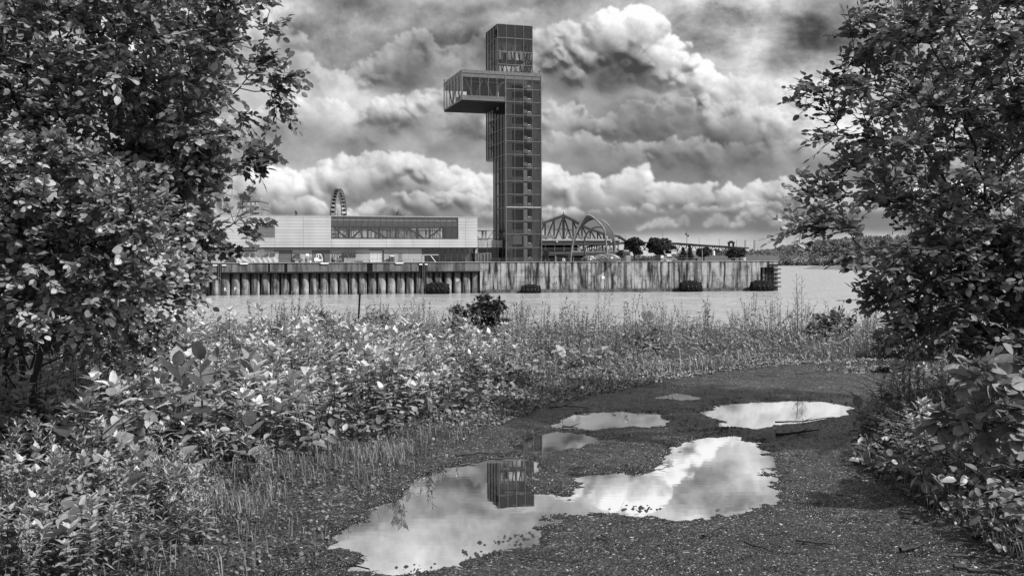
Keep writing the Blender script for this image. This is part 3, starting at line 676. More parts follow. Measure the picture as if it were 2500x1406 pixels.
MB().box(lu0, lu1, 6, 6.2, 0, lzm-.2).box(lu0+2.4, lu0+5, 2, 2.6, 0, 1.4).build('interior_wall', M_DARK, link)
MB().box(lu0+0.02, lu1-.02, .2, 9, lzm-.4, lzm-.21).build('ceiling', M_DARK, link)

# ------------------------------------------------------------------ observation tower
tow = empty('glass_tower', (TW.O[0], TW.O[1], DECK), TW.ang, 'tall dark glass lookout tower with a cantilevered observation box', 'tower')
wz = lambda px, py, v=0.0: TW.z(px, py, v)-DECK
US, UE = TW.u(1235.5), TW.u(1322)
ZT0, ZT1 = wz(1130, 244), wz(1130, 170.3)
VB = 21.5
BV0, BV1 = 7.6, 19.4
ZB_top = wz(1209, 60, BV0) if False else TW.z(1213, 60, BV0)-DECK
ZB_bot = TW.z(1185, 392, BV1)-DECK
def face(root, name_, o, du, L, z0, z1, nb, zs, matg, bold=0.16, every=None, frame=M_FRAME, panes=True, thick=0.12):
    """one curtain wall face: o = corner, du = unit vector along it, nb bays, zs = transom heights"""
    o = Vector(o); du = Vector(du); nrm = Vector((du.y, -du.x, 0))
    if panes:
        b = MB(); p0, p1 = o, o+du*L
        b.poly([(p0.x, p0.y, z0), (p1.x, p1.y, z0), (p1.x, p1.y, z1), (p0.x, p0.y, z1)]); b.build(name_+'_glazing', matg, root)
    for i in range(nb+1):
        p = o+du*(L*i/nb)+nrm*0.05
        MB().bar((p.x, p.y, z0), (p.x, p.y, z1), bold, thick).build('mullion', frame, root)
    for z in zs:
        p, q = o+nrm*0.03, o+du*L+nrm*0.03
        MB().bar((p.x, p.y, z), (q.x, q.y, z), thick, bold).build('transom', M_GFRAME, root)
FZ = [wz(1235.5, y) for y in (217, 248, 280, 312, 344.5, 377, 409.5, 441.5, 474, 507, 539.5, 571.5, 604.5)]
face(tow, 'shaft_front', (US, 0, 0), (1, 0, 0), UE-US, 0, ZT1-0.6, 4, FZ, M_GLASS, 0.17)
face(tow, 'shaft_side', (US, 12, 0), (0, -1, 0), 12, 0, ZT0, 4, FZ[2:], M_SGLASS, 0.22)
face(tow, 'shaft_right', (UE, 0, 0), (0, 1, 0), 12, 0, ZT1-.6, 4, FZ, M_GLASS, 0.15)
face(tow, 'shaft_rear', (UE, 12, 0), (-1, 0, 0), UE-US, 0, ZT0, 4, FZ[2:], M_GLASS, 0.15)
for uu in (US, UE): MB().bar((uu, -0.08, 0), (uu, -0.08, ZT1-.6), 0.24, 0.24).build('corner_post', M_GFRAME, tow)
MB().box(US-.1, UE+.1, -.14, -.02, wz(1280, 506.5)-.15, wz(1280, 506.5)+.15).build('band', M_LFRAME, tow)
# concrete core and stair behind the glass
uA0, uA1 = TW.u(1240, 1), TW.u(1251.5, 1)
uR1 = TW.u(1278, 1); uS1 = TW.u(1288, 1); uO1 = TW.u(1302, 1); uB1 = TW.u(1317, 1)
MB().box(US+0.1, uA1, 1.0, 7, 0, ZT1-2.8).build('core_wall', M_CORE, tow)
MB().box(uO1, uB1, 1.0, 7, 0, ZT1-2.8).build('core_wall', M_CORE, tow)
MB().box(uA1+.002, uR1, 2.4, 7, 0, ZT1-2.8).build('core_recess', plain('core_dark', 0.06, .8), tow)
zz = [0]+[z for z in FZ[::-1]]+[ZT1-2.8]
for i in range(len(zz)-1):
    za, ze = zz[i], zz[i+1]
    if i == 1: MB().box(uA1+.1, uR1-.4, 1.1, 1.4, za+.9, ze-.3).build('pale_screen', plain('pale_screen', 0.45, .6), tow)
    elif i % 2 == 0: MB().box(uA1+.004, uR1-.1, 1.3, 2.2, za-.1, za+1.3).build('core_parapet', M_CORE, tow)
    MB().box(uA1, uR1, 1.02, 2.39, ze-0.5, ze-.05).build('floor_beam', M_CORE, tow)
    MB().box(uR1+.02, uS1, 1.05, 1.5, za+(0.0 if i < 7 else .6), ze-.4 if i < 7 else za+1.7).build('stair_wall', plain('stair_wall', .7 if i < 7 else .5, .7), tow)
    MB().box(uS1+.1, uO1-.1, 1.2, 2.2, za+.05, za+1.15).build('stair_landing', plain('landing', 0.6, .7), tow)
    MB().box(uS1+.05, uO1-.02, 1.0, 6.5, ze-.3, ze+.02).build('stair_slab', M_CORE, tow)
    MB().box(uS1+.35, uO1-.45, 1.6, 1.7, za+1.27, za+1.32).build('lamp', M_LAMP, tow)
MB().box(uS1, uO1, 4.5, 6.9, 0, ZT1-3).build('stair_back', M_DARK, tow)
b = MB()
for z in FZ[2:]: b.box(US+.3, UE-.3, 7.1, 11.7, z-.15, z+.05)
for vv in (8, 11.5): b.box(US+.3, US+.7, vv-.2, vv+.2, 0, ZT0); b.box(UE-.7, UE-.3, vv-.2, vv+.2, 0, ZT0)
b.box(US+1.6, UE-1.5, 7.8, 10.8, 0, ZT0); b.build('lift_shaft', M_DARK, tow)  # shaft box kept wide to darken the view through the side glass
# the deeper rear box: hangs behind the shaft and rises above the observation box
uc1 = UE
boxw = uc1-US
ZX = [ZB_bot+.15]+[z for z in FZ if z > ZB_bot+1 and z < ZT0]
face(tow, 'rear_box_side', (US-.02, BV1, 0), (0, -1, 0), BV1-12, ZB_bot, ZT0, 3, ZX, M_SGLASS, 0.22)
face(tow, 'rear_box_back', (UE, BV1, 0), (-1, 0, 0), boxw, ZB_bot, ZT0, 4, ZX, M_GLASS, 0.16)
MB().box(US-.1, UE, 12.02, BV1+.1, ZB_bot-.45, ZB_bot).build('rear_box_floor', M_GFRAME, tow)
b = MB()
for z in ZX[1:]: b.box(US+.3, UE-.3, 12.1, BV1-.3, z-.2, z+.05)
b.box(US+.4, US+.8, 12.2, 12.8, ZB_bot, ZT0); b.box(US+2.2, UE-1.5, 13, 17.5, ZB_bot, ZT0)  # solid dark block added to darken the rear box inside
b.build('rear_box_frame_fill', M_DARK, tow)
# stair flights inside the hanging box, seen through the side
b = MB()
for i in range(3): b.bar((US+.9, 13, ZB_bot+1+i*3.4), (US+.9, 18, ZB_bot+3.6+i*3.4), .5, .3)
b.build('stair_flight', M_STEEL, tow)
zp = TW.z(1215, 92, BV0)-DECK; zq1 = TW.z(1215, 125, BV0)-DECK; zq2 = TW.z(1215, 157, BV0)-DECK
for nm, o_, du_, L_, nb_ in (('top_front', (US, BV0, 0), (1, 0, 0), boxw, 4), ('top_side', (US, BV1, 0), (0, -1, 0), BV1-BV0, 4),
                             ('top_back', (UE, BV1, 0), (-1, 0, 0), boxw, 4), ('top_right', (UE, BV0, 0), (0, 1, 0), BV1-BV0, 4)):
    face(tow, nm, o_, du_, L_, ZT1+.2, ZB_top, nb_, [zq1, zq2, zp], M_GLASS2 if 'front' in nm or 'back' in nm else M_SGLASS, 0.2)
    o3 = Vector(o_); d3 = Vector(du_); n3 = Vector((-d3.y, d3.x, 0))*0.1
    p, q = o3+n3+d3*.1, o3+d3*(L_-.1)+n3
    MB().poly([(p.x, p.y, zp), (q.x, q.y, zp), (q.x, q.y, ZB_top), (p.x, p.y, ZB_top)]).build('spandrel', M_PANEL, tow)
MB().box(US-.12, UE+.12, BV0-.12, BV1+.12, ZB_top-.02, ZB_top+.14).build('top_roof', M_FRAME, tow)
MB().box(US+.3, UE-.3, BV0+.3, BV1-.3, TW.z(1240, 104, BV0)-DECK, zp+.3).build('ceiling_band', M_PANEL, tow)
b = MB()
for vv in (BV0+.9, BV1-.9):
    for i in range(3):
        a0 = US+.4+(boxw-.8)*i/3; a1 = US+.4+(boxw-.8)*(i+1)/3; zl_, zh_ = ZT1+.5, zp-.2
        b.bar((a0, vv, zl_ if i % 2 else zh_), (a1, vv, zh_ if i % 2 else zl_), .22)
for uu in (UE-.9,):
    for i in range(2):
        a0 = BV0+.4+(BV1-BV0-.8)*i/2; a1 = BV0+.4+(BV1-BV0-.8)*(i+1)/2
        b.bar((uu, a0, zl_ if i % 2 else zh_), (uu, a1, zh_ if i % 2 else zl_), .3)
for uu in (US+.5, US+1.4, UE-1.3, UE-.5): b.box(uu-.12, uu+.12, BV0+.4, BV0+.7, ZT1, zp)
b.build('steel_brace', M_GFRAME, tow)
b = MB()
zmid = (zq1+zq2)/2
b.box(US+1, UE-1, BV0+3, BV1-1, zmid-.15, zmid+.1)
b.box(US+5.5, UE-1.5, BV0+2.5, BV0+6, ZT1+.3, ZT1+2.2); b.box(US+3.6, US+4.4, BV0+5, BV0+6, zmid, zmid+2.6); b.box(US+6.5, US+7, BV0+5, BV0+5.6, zmid, zmid+3.2)
b.build('platform', M_DARK, tow)
# observation box
MB().box(-.15, UE+.15, -.2, VB+.15, ZT1-.9, ZT1).build('tube_roof', M_GFRAME, tow)
MB().box(-.05, US+.3, -.08, VB, ZT0-.02, ZT0+.45).build('tube_floor', M_GFRAME, tow)
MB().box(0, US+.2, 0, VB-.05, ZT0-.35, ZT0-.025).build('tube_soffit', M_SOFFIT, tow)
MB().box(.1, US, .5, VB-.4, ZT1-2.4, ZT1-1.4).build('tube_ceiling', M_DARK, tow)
MB().box(.0, UE, -.06, -.01, ZT1-1.95, ZT1-.92).build('upper_spandrel', plain('tube_spandrel', 0.11, .3, 0, .2, .6), tow)
MB().box(-.06, -.01, 0.02, VB, ZT1-1.5, ZT1-.92).build('upper_spandrel', plain('tube_spandrel', 0.11, .3, 0, .2, .6), tow)
MB().box(0, US, -.06, -.01, ZT0+.45, ZT0+1.3).build('lower_spandrel', glass('tube_low', .6, .5, .5, .2), tow)
face(tow, 'tube_front', (0, 0, 0), (1, 0, 0), US, ZT0+.4, ZT1-.9, 5, [], M_GLASS2, 0.14, frame=M_GFRAME)
face(tow, 'tube_end', (0, VB, 0), (0, -1, 0), VB, ZT0+.4, ZT1-.9, 6, [], M_GLASS2, 0.14)
face(tow, 'tube_rear', (UE, VB, 0), (-1, 0, 0), UE, ZT0+.4, ZT1-.9, 8, [], M_GLASS2, 0.14)
MB().bar((0, -.06, ZT0), (0, -.06, ZT1-.9), .26, .26).build('corner_post', M_GFRAME, tow)
b = MB()
zl_, zh_ = ZT0+.6, ZT1-1.6
for vv, n_ in ((1.0, 4),):
    for i in range(n_):
        a0 = .9+(US-1)*i/n_; a1 = .9+(US-1)*(i+1)/n_; b.bar((a0, vv, zh_ if i % 2 == 0 else zl_), (a1-.3, vv, zl_ if i % 2 == 0 else zh_), .38)
for uu in (1.0,):
    for i in range(4):
        a0 = 1.4+(VB-3)*i/4; a1 = 1.4+(VB-3)*(i+1)/4; b.bar((uu, a0, zh_ if i % 2 == 0 else zl_), (uu, a1, zl_ if i % 2 == 0 else zh_), .38)
b.tube([(1.5, 2.2, ZT1-2.75), (US-.5, 2.2, ZT1-2.75)], .3, 10)
b.build('truss_brace', plain('truss_paint', .2, .6), tow)
MB().box(3.2, US, 7.4, 7.6, ZT0+.45, ZT1-1).build('tube_wall', plain('tube_wall', .12, .6), tow)
b = MB(); b.box(2.6, 3.2, 16, 17.2, ZT0+.45, ZT0+3.4).box(8, 9.4, 3, 4, ZT0+.45, ZT0+1.7).box(4.6, 5.4, 3, 4, ZT0+.45, ZT0+1.4); b.build('viewing_furniture', M_DARK, tow)
# small cameras on the roof edge, and the dark emblem on the side of the top
for uu, vv in ((0.1, VB-.2), (UE-.3, .2)):
    b = MB(); b.tube([(uu, vv, ZT1), (uu, vv, ZT1+.9), (uu+1.4, vv, ZT1+.9)], .06, 6); b.box(uu-.25, uu+.15, vv-.15, vv+.15, ZT1+.45, ZT1+.8); b.build('roof_camera', M_DARK, tow)
b = MB(); v0 = BV0+.65
def em(pts, dy=0.0): b.prism([(x, z) for x, z in pts], 0, 0.14)
ze = zp+.55; hE = ZB_top-zp-1.4
outline = [(-.1, 0), (1.0, .15), (1.05, 2.2), (.75, 2.5), (.95, 3.0), (.95, 3.9), (.7, 4.2), (.75, 4.7), (.5, 5.1), (.25, 4.7), (.3, 4.2), (0, 3.8), (0, 2.9), (.25, 2.55), (.2, 1.9), (.5, 2.1), (.55, .45), (.2, .35), (-.1, .5)]
em([(x, z*hE/5.1) for x, z in outline])
eo = b.build('emblem', M_BLACK, tow, loc=(US-.3, v0+1.9, ze)); eo.rotation_euler = (0, 0, R(-90))
# ------------------------------------------------------------------ things standing on the pier
def AT(px, D, z=DECK): return ((px-1250)/FPX*D, D, z)
# tarpaulin shelter
S = T
def sheet_strip(b, x0, x1, z0, z1, y0, y1, nx, nz, amp, ph):
    base = len(b.v)
    for j in range(nz+1):
        for i in range(nx+1):
            t, s = i/nx, j/nz; xx = x0(s)+(x1(s)-x0(s))*t
            w = amp*math.sin(t*ph+1.7*s*3+math.sin(t*9)*1.4)*(1-s*0.7)
            b.v.append((xx, y0+(y1-y0)*s+w, z0+(z1-z0)*s))
    for j in range(nz):
        for i in range(nx):
            a = base+j*(nx+1)+i; b.f.append([a, a+1, a+nx+2, a+nx+1])
px0, px1 = 580, 680; vs = -3.2
sh = empty('tarpaulin_shelter', at(T, 630, vs), T.ang, 'grey tarpaulin shelter with six clear windows, leaning outward at its left end', 'shelter')
xa, xb = T.u(px0, vs)-T.u(630, vs), T.u(px1, vs)-T.u(630, vs); xt = T.u(565, vs)-T.u(630, vs); ht = T.z(630, 617, vs)-DECK
b = MB(); sheet_strip(b, lambda s: xa+(xt-xa)*s, lambda s: xb, 0, ht, -0.0, 0.12, 70, 8, 0.09, 44)
b.build('front_sheet', M_TARP, sh, smooth=True)
b = MB(); b.hexa([(xa+.05, .2, 0), (xb-.05, .2, 0), (xb-.05, 2.4, 0), (xa+.05, 2.4, 0), (xt+.1, .25, ht-.05), (xb-.05, .25, ht-.05), (xb-.05, 2.4, ht-.05), (xt+.1, 2.4, ht-.05)]); b.build('cover', M_TARP, sh)
MB().box(xt-.05, xb+.05, -.1, 2.5, ht, ht+.1).build('roof_edge', M_LFRAME, sh)
for i in range(6):
    c = T.u(587.5+i*15.6, vs)-T.u(630, vs)
    f = MB().box(c-.62, c+.62, -0.13, -0.10, ht-.95, ht-.2).build('window', plain('pvc_window', 0.07, .15, 0, .7, 3, .9), sh)
MB().box(xa, xb+.6, -.15, .1, 0, .1).build('base_rail', M_DARK, sh)
for c in (583, 619, 642): MB().box(T.u(c, vs)-T.u(630, vs)-.1, T.u(c, vs)-T.u(630, vs)+.1, -.16, -.12, .28, .45).build('eyelet', M_BLACK, sh)

# forklifts
def forklift(px, D, facing, mbody, mcab, label, wrap=False):
    f = empty('forklift', AT(px, D), T.ang+(0 if facing > 0 else math.pi), label, 'forklift', 'forklifts parked in front of the terminal')
    b = MB(); b.prism([(-1.25, .45), (-1.3, 1.05), (-1.15, 1.3), (-.35, 1.32), (-.2, .95), (.45, .9), (.95, .95), (1.0, .45)], -.52, .52); b.build('body', mbody, f)
    b = MB(); b.box(-1.45, -1.26, -.5, .5, .4, 1.1); b.build('counterweight', M_DARK, f)
    b = MB()
    for y in (-.5, .5):
        b.bar((-.75, y, 1.3), (-.55, y, 2.28), .11).bar((-.55, y, 2.28), (.35, y, 2.28), .11).bar((.35, y, 2.28), (.95, y, .95), .11)
        b.bar((-.15, y, 1.0), (-.1, y, 2.26), .1)
    for x in (-.5, -.2, .1, .3): b.box(x-.04, x+.04, -.5, .5, 2.26, 2.32)
    b.build('cab_guard', mcab, f)
    b = MB(); b.box(-.6, -.1, -.28, .28, 1.1, 1.24); b.bar((-.62, -.0, 1.2), (-.75, 0, 1.75), .5, .1); b.bar((.5, 0, 1.0), (.3, 0, 1.55), .06); b.torus((.28, 0, 1.58), (1, 0, .5), .17, .03, 12, 5); b.build('seat', M_BLACK, f)
    b = MB()
    for y in (-.32, .32): b.box(1.08, 1.22, y-.07, y+.07, .1, 2.35); b.box(1.24, 1.34, y-.06, y+.06, .1, 1.3)
    for z in (.5, 1.2, 1.8, 2.28): b.box(1.1, 1.2, -.25, .25, z-.05, z+.05)
    b.build('mast', M_BLACK, f)
    b = MB()
    for y in (-.28, .28): b.box(1.36, 2.35, y-.06, y+.06, .08, .13)
    b.box(1.35, 1.4, -.5, .5, .1, .75); b.build('fork', M_STEEL, f)
    for x, r in ((.75, .36), (-.85, .29)):
        for y in (-.5, .5):
            w = MB().torus((x, y, r), (0, 1, 0), r*.72, r*.27, 20, 8).build('tyre', M_BLACK, f, smooth=True)
            MB().lathe((x, y-.08, r), (0, 1, 0), [(r*.5, 0), (r*.52, .08), (r*.5, .16)], 14).build('rim', mcab, w)
    if wrap: MB().prism([(-.95, 1.2), (-.8, 2.25), (.5, 2.4), (.95, 1.6), (.9, 1.0)], -.58, .58).build('cover_sheet', plain('wrap', 0.05, .3, 0, .9, 3, .8), f)
    return f
DF = lambda px: T.P(T.u(px, -4), -4)[1]
M_FBODY = plain('forklift_grey', .12, .5); M_DCAB = plain('forklift_black', .025, .5)
forklift(724, DF(724), -1, M_FBODY, M_DCAB, 'dark forklift with a wrapped cab, leftmost of the three, right of the shelter', True)
forklift(779, DF(779), 1, M_WHITE, M_WHITE, 'white forklift with white cab frame parked by a grey shutter')
forklift(822, DF(822), -1, M_FBODY, M_DCAB, 'dark forklift with an open black cab, beside the tall mesh cage')

# cage with netting
def local(px, v): return T.u(px, v)
cg = empty('mesh_cage', at(T, 854, -2), T.ang, 'tall mesh cage with a dark cover over its upper half', 'cage')
x0, x1 = T.u(840, -2)-T.u(854, -2), T.u(868, -2)-T.u(854, -2); hc = T.z(854, 616, -2)-DECK
for x in (x0, x1-.1):
    for y in (0, 1.5): MB().box(x, x+.1, y, y+.1, 0, hc).build('post', M_LFRAME, cg)
b = MB(); sheet_strip(b, lambda s: x0-.15, lambda s: x1+.1, hc*.5, hc+.05, -.08, -.1, 30, 5, .07, 30); b.build('cover_sheet', plain('net_cover', .035, .8), cg)
MB().box(x0+.1, x1-.12, .02, .05, .05, hc*.52).build('mesh_panel', plain('mesh_panel', .2, .7, 0, .5, 12), cg)
MB().box(x0-.1, x1+.1, -.05, 1.7, hc, hc+.06).build('top_sheet', plain('net_cover2', .04, .8), cg)
def simple(name, px, v, label, cat, fn):
    r = empty(name, at(T, px, v), T.ang, label, cat); fn(r); return r
def pallets(r):
    for k in range(3):
        b = MB()
        for i in range(5): b.box(-1.0, 1.0, .05+i*.28, .2+i*.28, .12+k*.16, .15+k*.16)
        for y in (.1, .7, 1.2): b.box(-1.0, 1.0, y, y+.1, k*.16+.002, k*.16+.118)
        b.build('pallet_board', M_DARK, r)
simple('pallet_stack', 877, -2.5, 'low dark stack of pallets right of the mesh cage', 'pallets', pallets)
def bolls(r): b = MB(); b.lathe((0, 0, 0), (0, 0, 1), [(.14, 0), (.14, 1.2), (.1, 1.3), (.02, 1.34)], 12); b.build('post_body', M_STEEL, r); MB().lathe((0, 0, .9), (0, 0, 1), [(.147, 0), (.147, .15)], 12).build('band', M_WHITE, r)
simple('bollard', 902, -1.2, 'short grey bollard at the left edge of the white roller door', 'bollard', bolls)
simple('bollard', 939, -1.2, 'short grey bollard at the right edge of the white roller door', 'bollard', bolls)
def kiosk(r):
    hk = T.z(958, 624, -1.5)-DECK
    MB().box(-.65, .65, .05, .9, 0, hk).build('cabinet', M_DARK, r); MB().box(-.62, .62, 0, .05, hk-.25, hk-.02).build('header', M_WHITE, r)
    MB().box(-.45, .5, 0.0, .04, .5, hk-.3).build('window', M_FBODY, r); MB().box(-.62, .62, -.05, .05, 0, .1).build('base', M_WHITE, r)
    b = MB(); b.box(-.3, .3, -.03, -.003, .7, 1.0); b.box(-.2, .25, -.03, -.003, 1.15, 1.4); b.build('shelf', M_BLACK, r)
simple('kiosk', 957.5, -1.5, 'upright cabinet with dark sides and a white top against the wall', 'kiosk', kiosk)
def cblock(L0, h): return lambda r: MB().prism([(-L0/2, 0), (L0/2, 0), (L0/2, h), (-L0/2+.15, h), (-L0/2, h-.2)], 0, .6).build('block', M_LIGHTC, r)
simple('concrete_block', 994, -2, 'low pale concrete block, the left one between door and glazing', 'block', cblock(2.3, .85))
simple('concrete_block', 1020, -2, 'low pale concrete block touching the glazed corner', 'block', cblock(2.1, .95))
def cone(r): MB().lathe((0, 0, .04), (0, 0, 1), [(.22, 0), (.05, .62)], 14).build('cone', M_WHITE, r); MB().box(-.26, .26, -.26, .26, 0, .04).build('foot', M_WHITE, r)
simple('traffic_cone', 758, -4.5, 'small white cone left of the white forklift', 'cone', cone)
def reel(r):
    b = MB(); b.torus((0, 0, 1.15), (0, 1, 0), .32, .06, 20, 6); b.bar((0, 0, 0), (0, 0, 1.45), .08); b.bar((-.3, 0, 1.15), (.3, 0, 1.15), .05); b.build('hoop', M_DARK, r)
    MB().box(-.28, .28, -.2, .2, 0, .06).build('base', M_STEEL, r)
simple('sign_stand', 757.5, -1.6, 'round dark hoop sign on a thin stand by the wall', 'sign', reel)
def drum(r): MB().lathe((0, 0, 0), (0, 0, 1), [(.29, 0), (.3, .3), (.27, .32), (.3, .34), (.3, .9), (.27, .92), (.29, 1.3), (.1, 1.42)], 16).build('drum', M_LFRAME, r); MB().lathe((-.45, .1, 0), (0, 0, 1), [(.14, 0), (.14, 1.25), (.05, 1.4)], 10).build('gas_bottle', M_DARK, r)
simple('gas_cylinder', 751, -1.4, 'pair of upright gas cylinders under the white notice', 'cylinder', drum)

# booth of corrugated panels and the white gate beside it
bo = empty('panel_fence', at(TW, 1174, -4.5), Q.ang, 'corrugated grey fence panels at the join of the two quay walls', 'fence')
x0, x1 = TW.u(1160, -4.5)-TW.u(1174, -4.5), TW.u(1184, -4.5)-TW.u(1174, -4.5); hh = TW.z(1174, 618, -4.5)-DECK
b = MB(); n = 26
for i in range(n):
    a = x0+(x1-x0)*i/n; e = x0+(x1-x0)*(i+1)/n; y = .1 if i % 2 else 0
    b.poly([(a, y, 0), (e, .1-y, 0), (e, .1-y, hh), (a, y, hh)])
b.build('corrugated_sheet', plain('sheet_metal', .22, .5, .2, .8, 2.5), bo)
for i in range(5): x = x0+(x1-x0)*i/4; MB().box(x-.06, x+.06, -.1, -.02, 0, hh+.05).build('post', M_FRAME, bo)
gt = empty('mesh_gate', at(TW, 1191, -5), Q.ang, 'pale wire mesh gate beside the corrugated fence', 'gate')
w = .85
for x in (-w, 0, w): MB().box(x-.05, x+.05, 0, .06, 0, hh).build('frame_post', M_LFRAME, gt)
for z in (0, hh-.08): MB().box(-w, w, -.01, .05, z, z+.08).build('frame_rail', M_LFRAME, gt)
b = MB()
for i in range(14): b.box(-w+.12*i, -w+.12*i+.03, .02, .04, .08, hh-.08)
for i in range(int(hh/.2)): b.box(-w, w, .015, .035, .1+i*.2, .13+i*.2)
b.build('mesh', M_GFRAME, gt)

# life rings on the railing
def ring(px, label):
    r = empty('life_ring', (*Q.P(Q.u(px, .95), .95), DECK+.62), Q.ang, label, 'life ring', 'life rings on the quay railing')
    MB().torus((0, 0, 0), (0, 1, 0), .3, .09, 20, 8).build('ring', M_WHITE, r, smooth=True)
    MB().box(-.05, .05, .0, .12, -.5, -.2).build('bracket', M_GFRAME, r)
ring(1376, 'white life ring on the railing left of the arch foot'); ring(1818, 'white life ring on the railing near the pier end')
for px, lb in ((1364, 'dark bollard on the quay edge by the left life ring'), (1700, 'dark bollard on the quay edge above the ladder'), (1792, 'dark bollard on the quay edge near the pier end')):
    r = empty('mooring_bollard', (*Q.P(Q.u(px, .5), .5), DECK+.14), Q.ang, lb, 'bollard', 'mooring bollards on the quay edge')
    MB().lathe((0, 0, 0), (0, 0, 1), [(.25, 0), (.2, .1), (.18, .4), (.34, .5), (.34, .62), (.2, .7)], 14).build('bollard_body', M_BLACK, r, smooth=True)
    MB().box(-.5, .5, -.3, .3, 0, .08).build('base_plate', M_BLACK, r)

# ------------------------------------------------------------------ arches and glass shells
DA = 268.0
arch = empty('steel_arch', AT(1436, DA), 0, 'tall pointed double arch of pale steel tubes with a dark web between', 'arch')
def apt(px, py, y=0.0):
    Y = DA+y; return Vector(((px-1250)/FPX*Y-(1436-1250)/FPX*DA, y, EYE+(hy(px)-py)/FPX*Y-DECK))
def smooth_path(pts, n=8):
    out = []
    P = [pts[0]]+pts+[pts[-1]]
    for i in range(1, len(P)-2):
        for k in range(n):
            t = k/n; a, b_, c, d_ = P[i-1], P[i], P[i+1], P[i+2]
            out.append(.5*((2*b_)+(c-a)*t+(2*a-5*b_+4*c-d_)*t*t+(3*b_-a-3*c+d_)*t**3))
    out.append(pts[-1]); return out
A_ = smooth_path([apt(*p, 0) for p in [(1392.5, 639), (1396, 610), (1401, 583), (1409, 561), (1418, 543), (1427, 530), (1436, 525.5), (1445, 529), (1457, 539), (1468, 550), (1475, 561), (1478, 580), (1481, 605), (1485, 639)]])
B_ = smooth_path([apt(*p, 4) for p in [(1393, 639), (1396.5, 612), (1403, 586), (1412, 566), (1425, 549), (1440, 538), (1455, 534.5), (1470, 538), (1483, 548), (1493, 562), (1499, 580), (1500.5, 605), (1497, 622), (1492, 639)]])
MB().tube(A_, .27, 10).build('arch_tube', M_STEEL, arch, smooth=True)
MB().tube(B_, .24, 10).build('arch_tube', M_GFRAME, arch, smooth=True)
b = MB()
for i in range(len(A_)-1):
    a, c, d_, e = A_[i], A_[i+1], B_[i+1], B_[i]; n_ = len(b.v)
    b.v += [tuple(a), tuple(c), tuple(d_), tuple(e)]; b.f.append([n_, n_+1, n_+2, n_+3])
b.v = b.v[20*4:84*4]; b.f = [[q-80 for q in f] for f in b.f[20:84]]
b.build('arch_web', M_FRAME, arch)
a2 = empty('steel_arch', AT(1462, DA+12), 0, 'smaller dark round arch behind the tall pointed arch', 'arch')
def apt2(px, py):
    Y = DA+12; return Vector(((px-1462)/FPX*Y, 0, EYE+(hy(px)-py)/FPX*Y-DECK))
MB().tube(smooth_path([apt2(*p) for p in [(1434, 639), (1428, 618), (1426, 598), (1429, 580), (1437, 566), (1449, 557), (1463, 554.5), (1478, 558), (1489, 567), (1496, 582), (1498, 604), (1498, 639)]]), .26, 8).build('arch_tube', M_FRAME, a2, smooth=True)
M_SHELL = glass('shell_mesh', .6, .4, .35, .16, .3)
def shell(px, D, w, h, d, label, tilt=0.0):
    r = empty('glass_shell', AT(px, D), tilt, label, 'shell', 'low domed shells under the arches')
    b = MB(); n, k = 14, 8
    for j in range(k+1):
        for i in range(n+1):
            s = -1+2*i/n; t = j/k*math.pi*.5; prof = math.cos(s*math.pi/2)**.75
            b.v.append((s*w/2*(1-.18*(1-math.sin(t))), -d*prof*math.cos(t)*.5, h*prof*math.sin(t)*.9+(1-prof)*h*.35))
    for j in range(k):
        for i in range(n):
            a = j*(n+1)+i; b.f.append([a, a+1, a+n+2, a+n+1])
    b.build('shell', M_SHELL, r, smooth=True)
    top = [Vector((-w/2+w*i/20, 0, h*math.cos((-1+2*i/20)*math.pi/2)**.75*.9+(1-math.cos((-1+2*i/20)*math.pi/2)**.75)*h*.35)) for i in range(21)]
    MB().tube(top, .08, 6).build('rim', M_LFRAME, r)
    b = MB()
    for i in range(2, 19, 2):
        p = top[i]; s = -1+2*i/20; b.tube([p, (p.x*.95, -d*.3*math.cos(s*1.4), p.z*.6), (p.x*.85, -d*.5*math.cos(s*1.4), .02)], .035, 4)
    b.build('rib', M_GFRAME, r)
shell(1437, DA-4, 3.8, 1.7, 3, 'leftmost low glass shell under the arches, wide and flat')
shell(1466, DA-1, 4.4, 2.1, 3, 'middle low glass shell, half behind the tallest one', .1)
shell(1486, DA-5, 5.4, 2.35, 4, 'tallest glass shell at the right arch foot')
shell(1500, DA+1, 3.4, 2.0, 3, 'rightmost low glass shell beyond the arch foot', -.2)

# ------------------------------------------------------------------ two storey open steel building right of the tower
G = Frame(1250, 318.0, 0.16)
open_b = empty('open_steel_building', (G.O[0], G.O[1], DECK), G.ang, 'dark two storey open steel building right of the tower, under the bridge', 'building')
gz = lambda px, py, v=0.0: G.z(px, py, v)-DECK
g0, g1 = G.u(1300), G.u(1512)
zr, zf = gz(1400, 587.5), gz(1400, 617)
MB().box(g0, g1, -.6, 18, zr-.1, zr+.45).build('roof_slab', M_LFRAME, open_b)
MB().box(g0, g1, -.3, 18, zr-1.5, zr-.102).build('roof_beam', M_DARK, open_b)
MB().box(g0, g1+3.5, -.3, 18, zf-.5, zf+.3).build('floor_slab', M_FRAME, open_b)
MB().box(g0, g1+3.5, -.2, 18, zf-1.0, zf-.502).build('floor_beam', M_DARK, open_b)
MB().box(g0, G.u(1420), 6, 6.3, zf+.5, zr-1.5).box(g0, G.u(1440), 3, 3.3, 0, zf-1).build('inner_wall', M_BLACK, open_b)
MB().box(g0, G.u(1424), 17.6, 17.9, 0, zr-1.5).build('rear_wall', M_BLACK, open_b)
for i, px in enumerate((1332, 1355, 1378, 1401, 1424, 1440, 1452, 1463, 1473, 1481, 1490, 1499, 1510)):
    MB().box(G.u(px)-.14, G.u(px)+.14, .3, .6, 0.0, zf-1).box(G.u(px)-.14, G.u(px)+.14, .3, .6, zf+.5, zr-1.5).build('column', M_GFRAME if i < 4 else M_DARK, open_b)
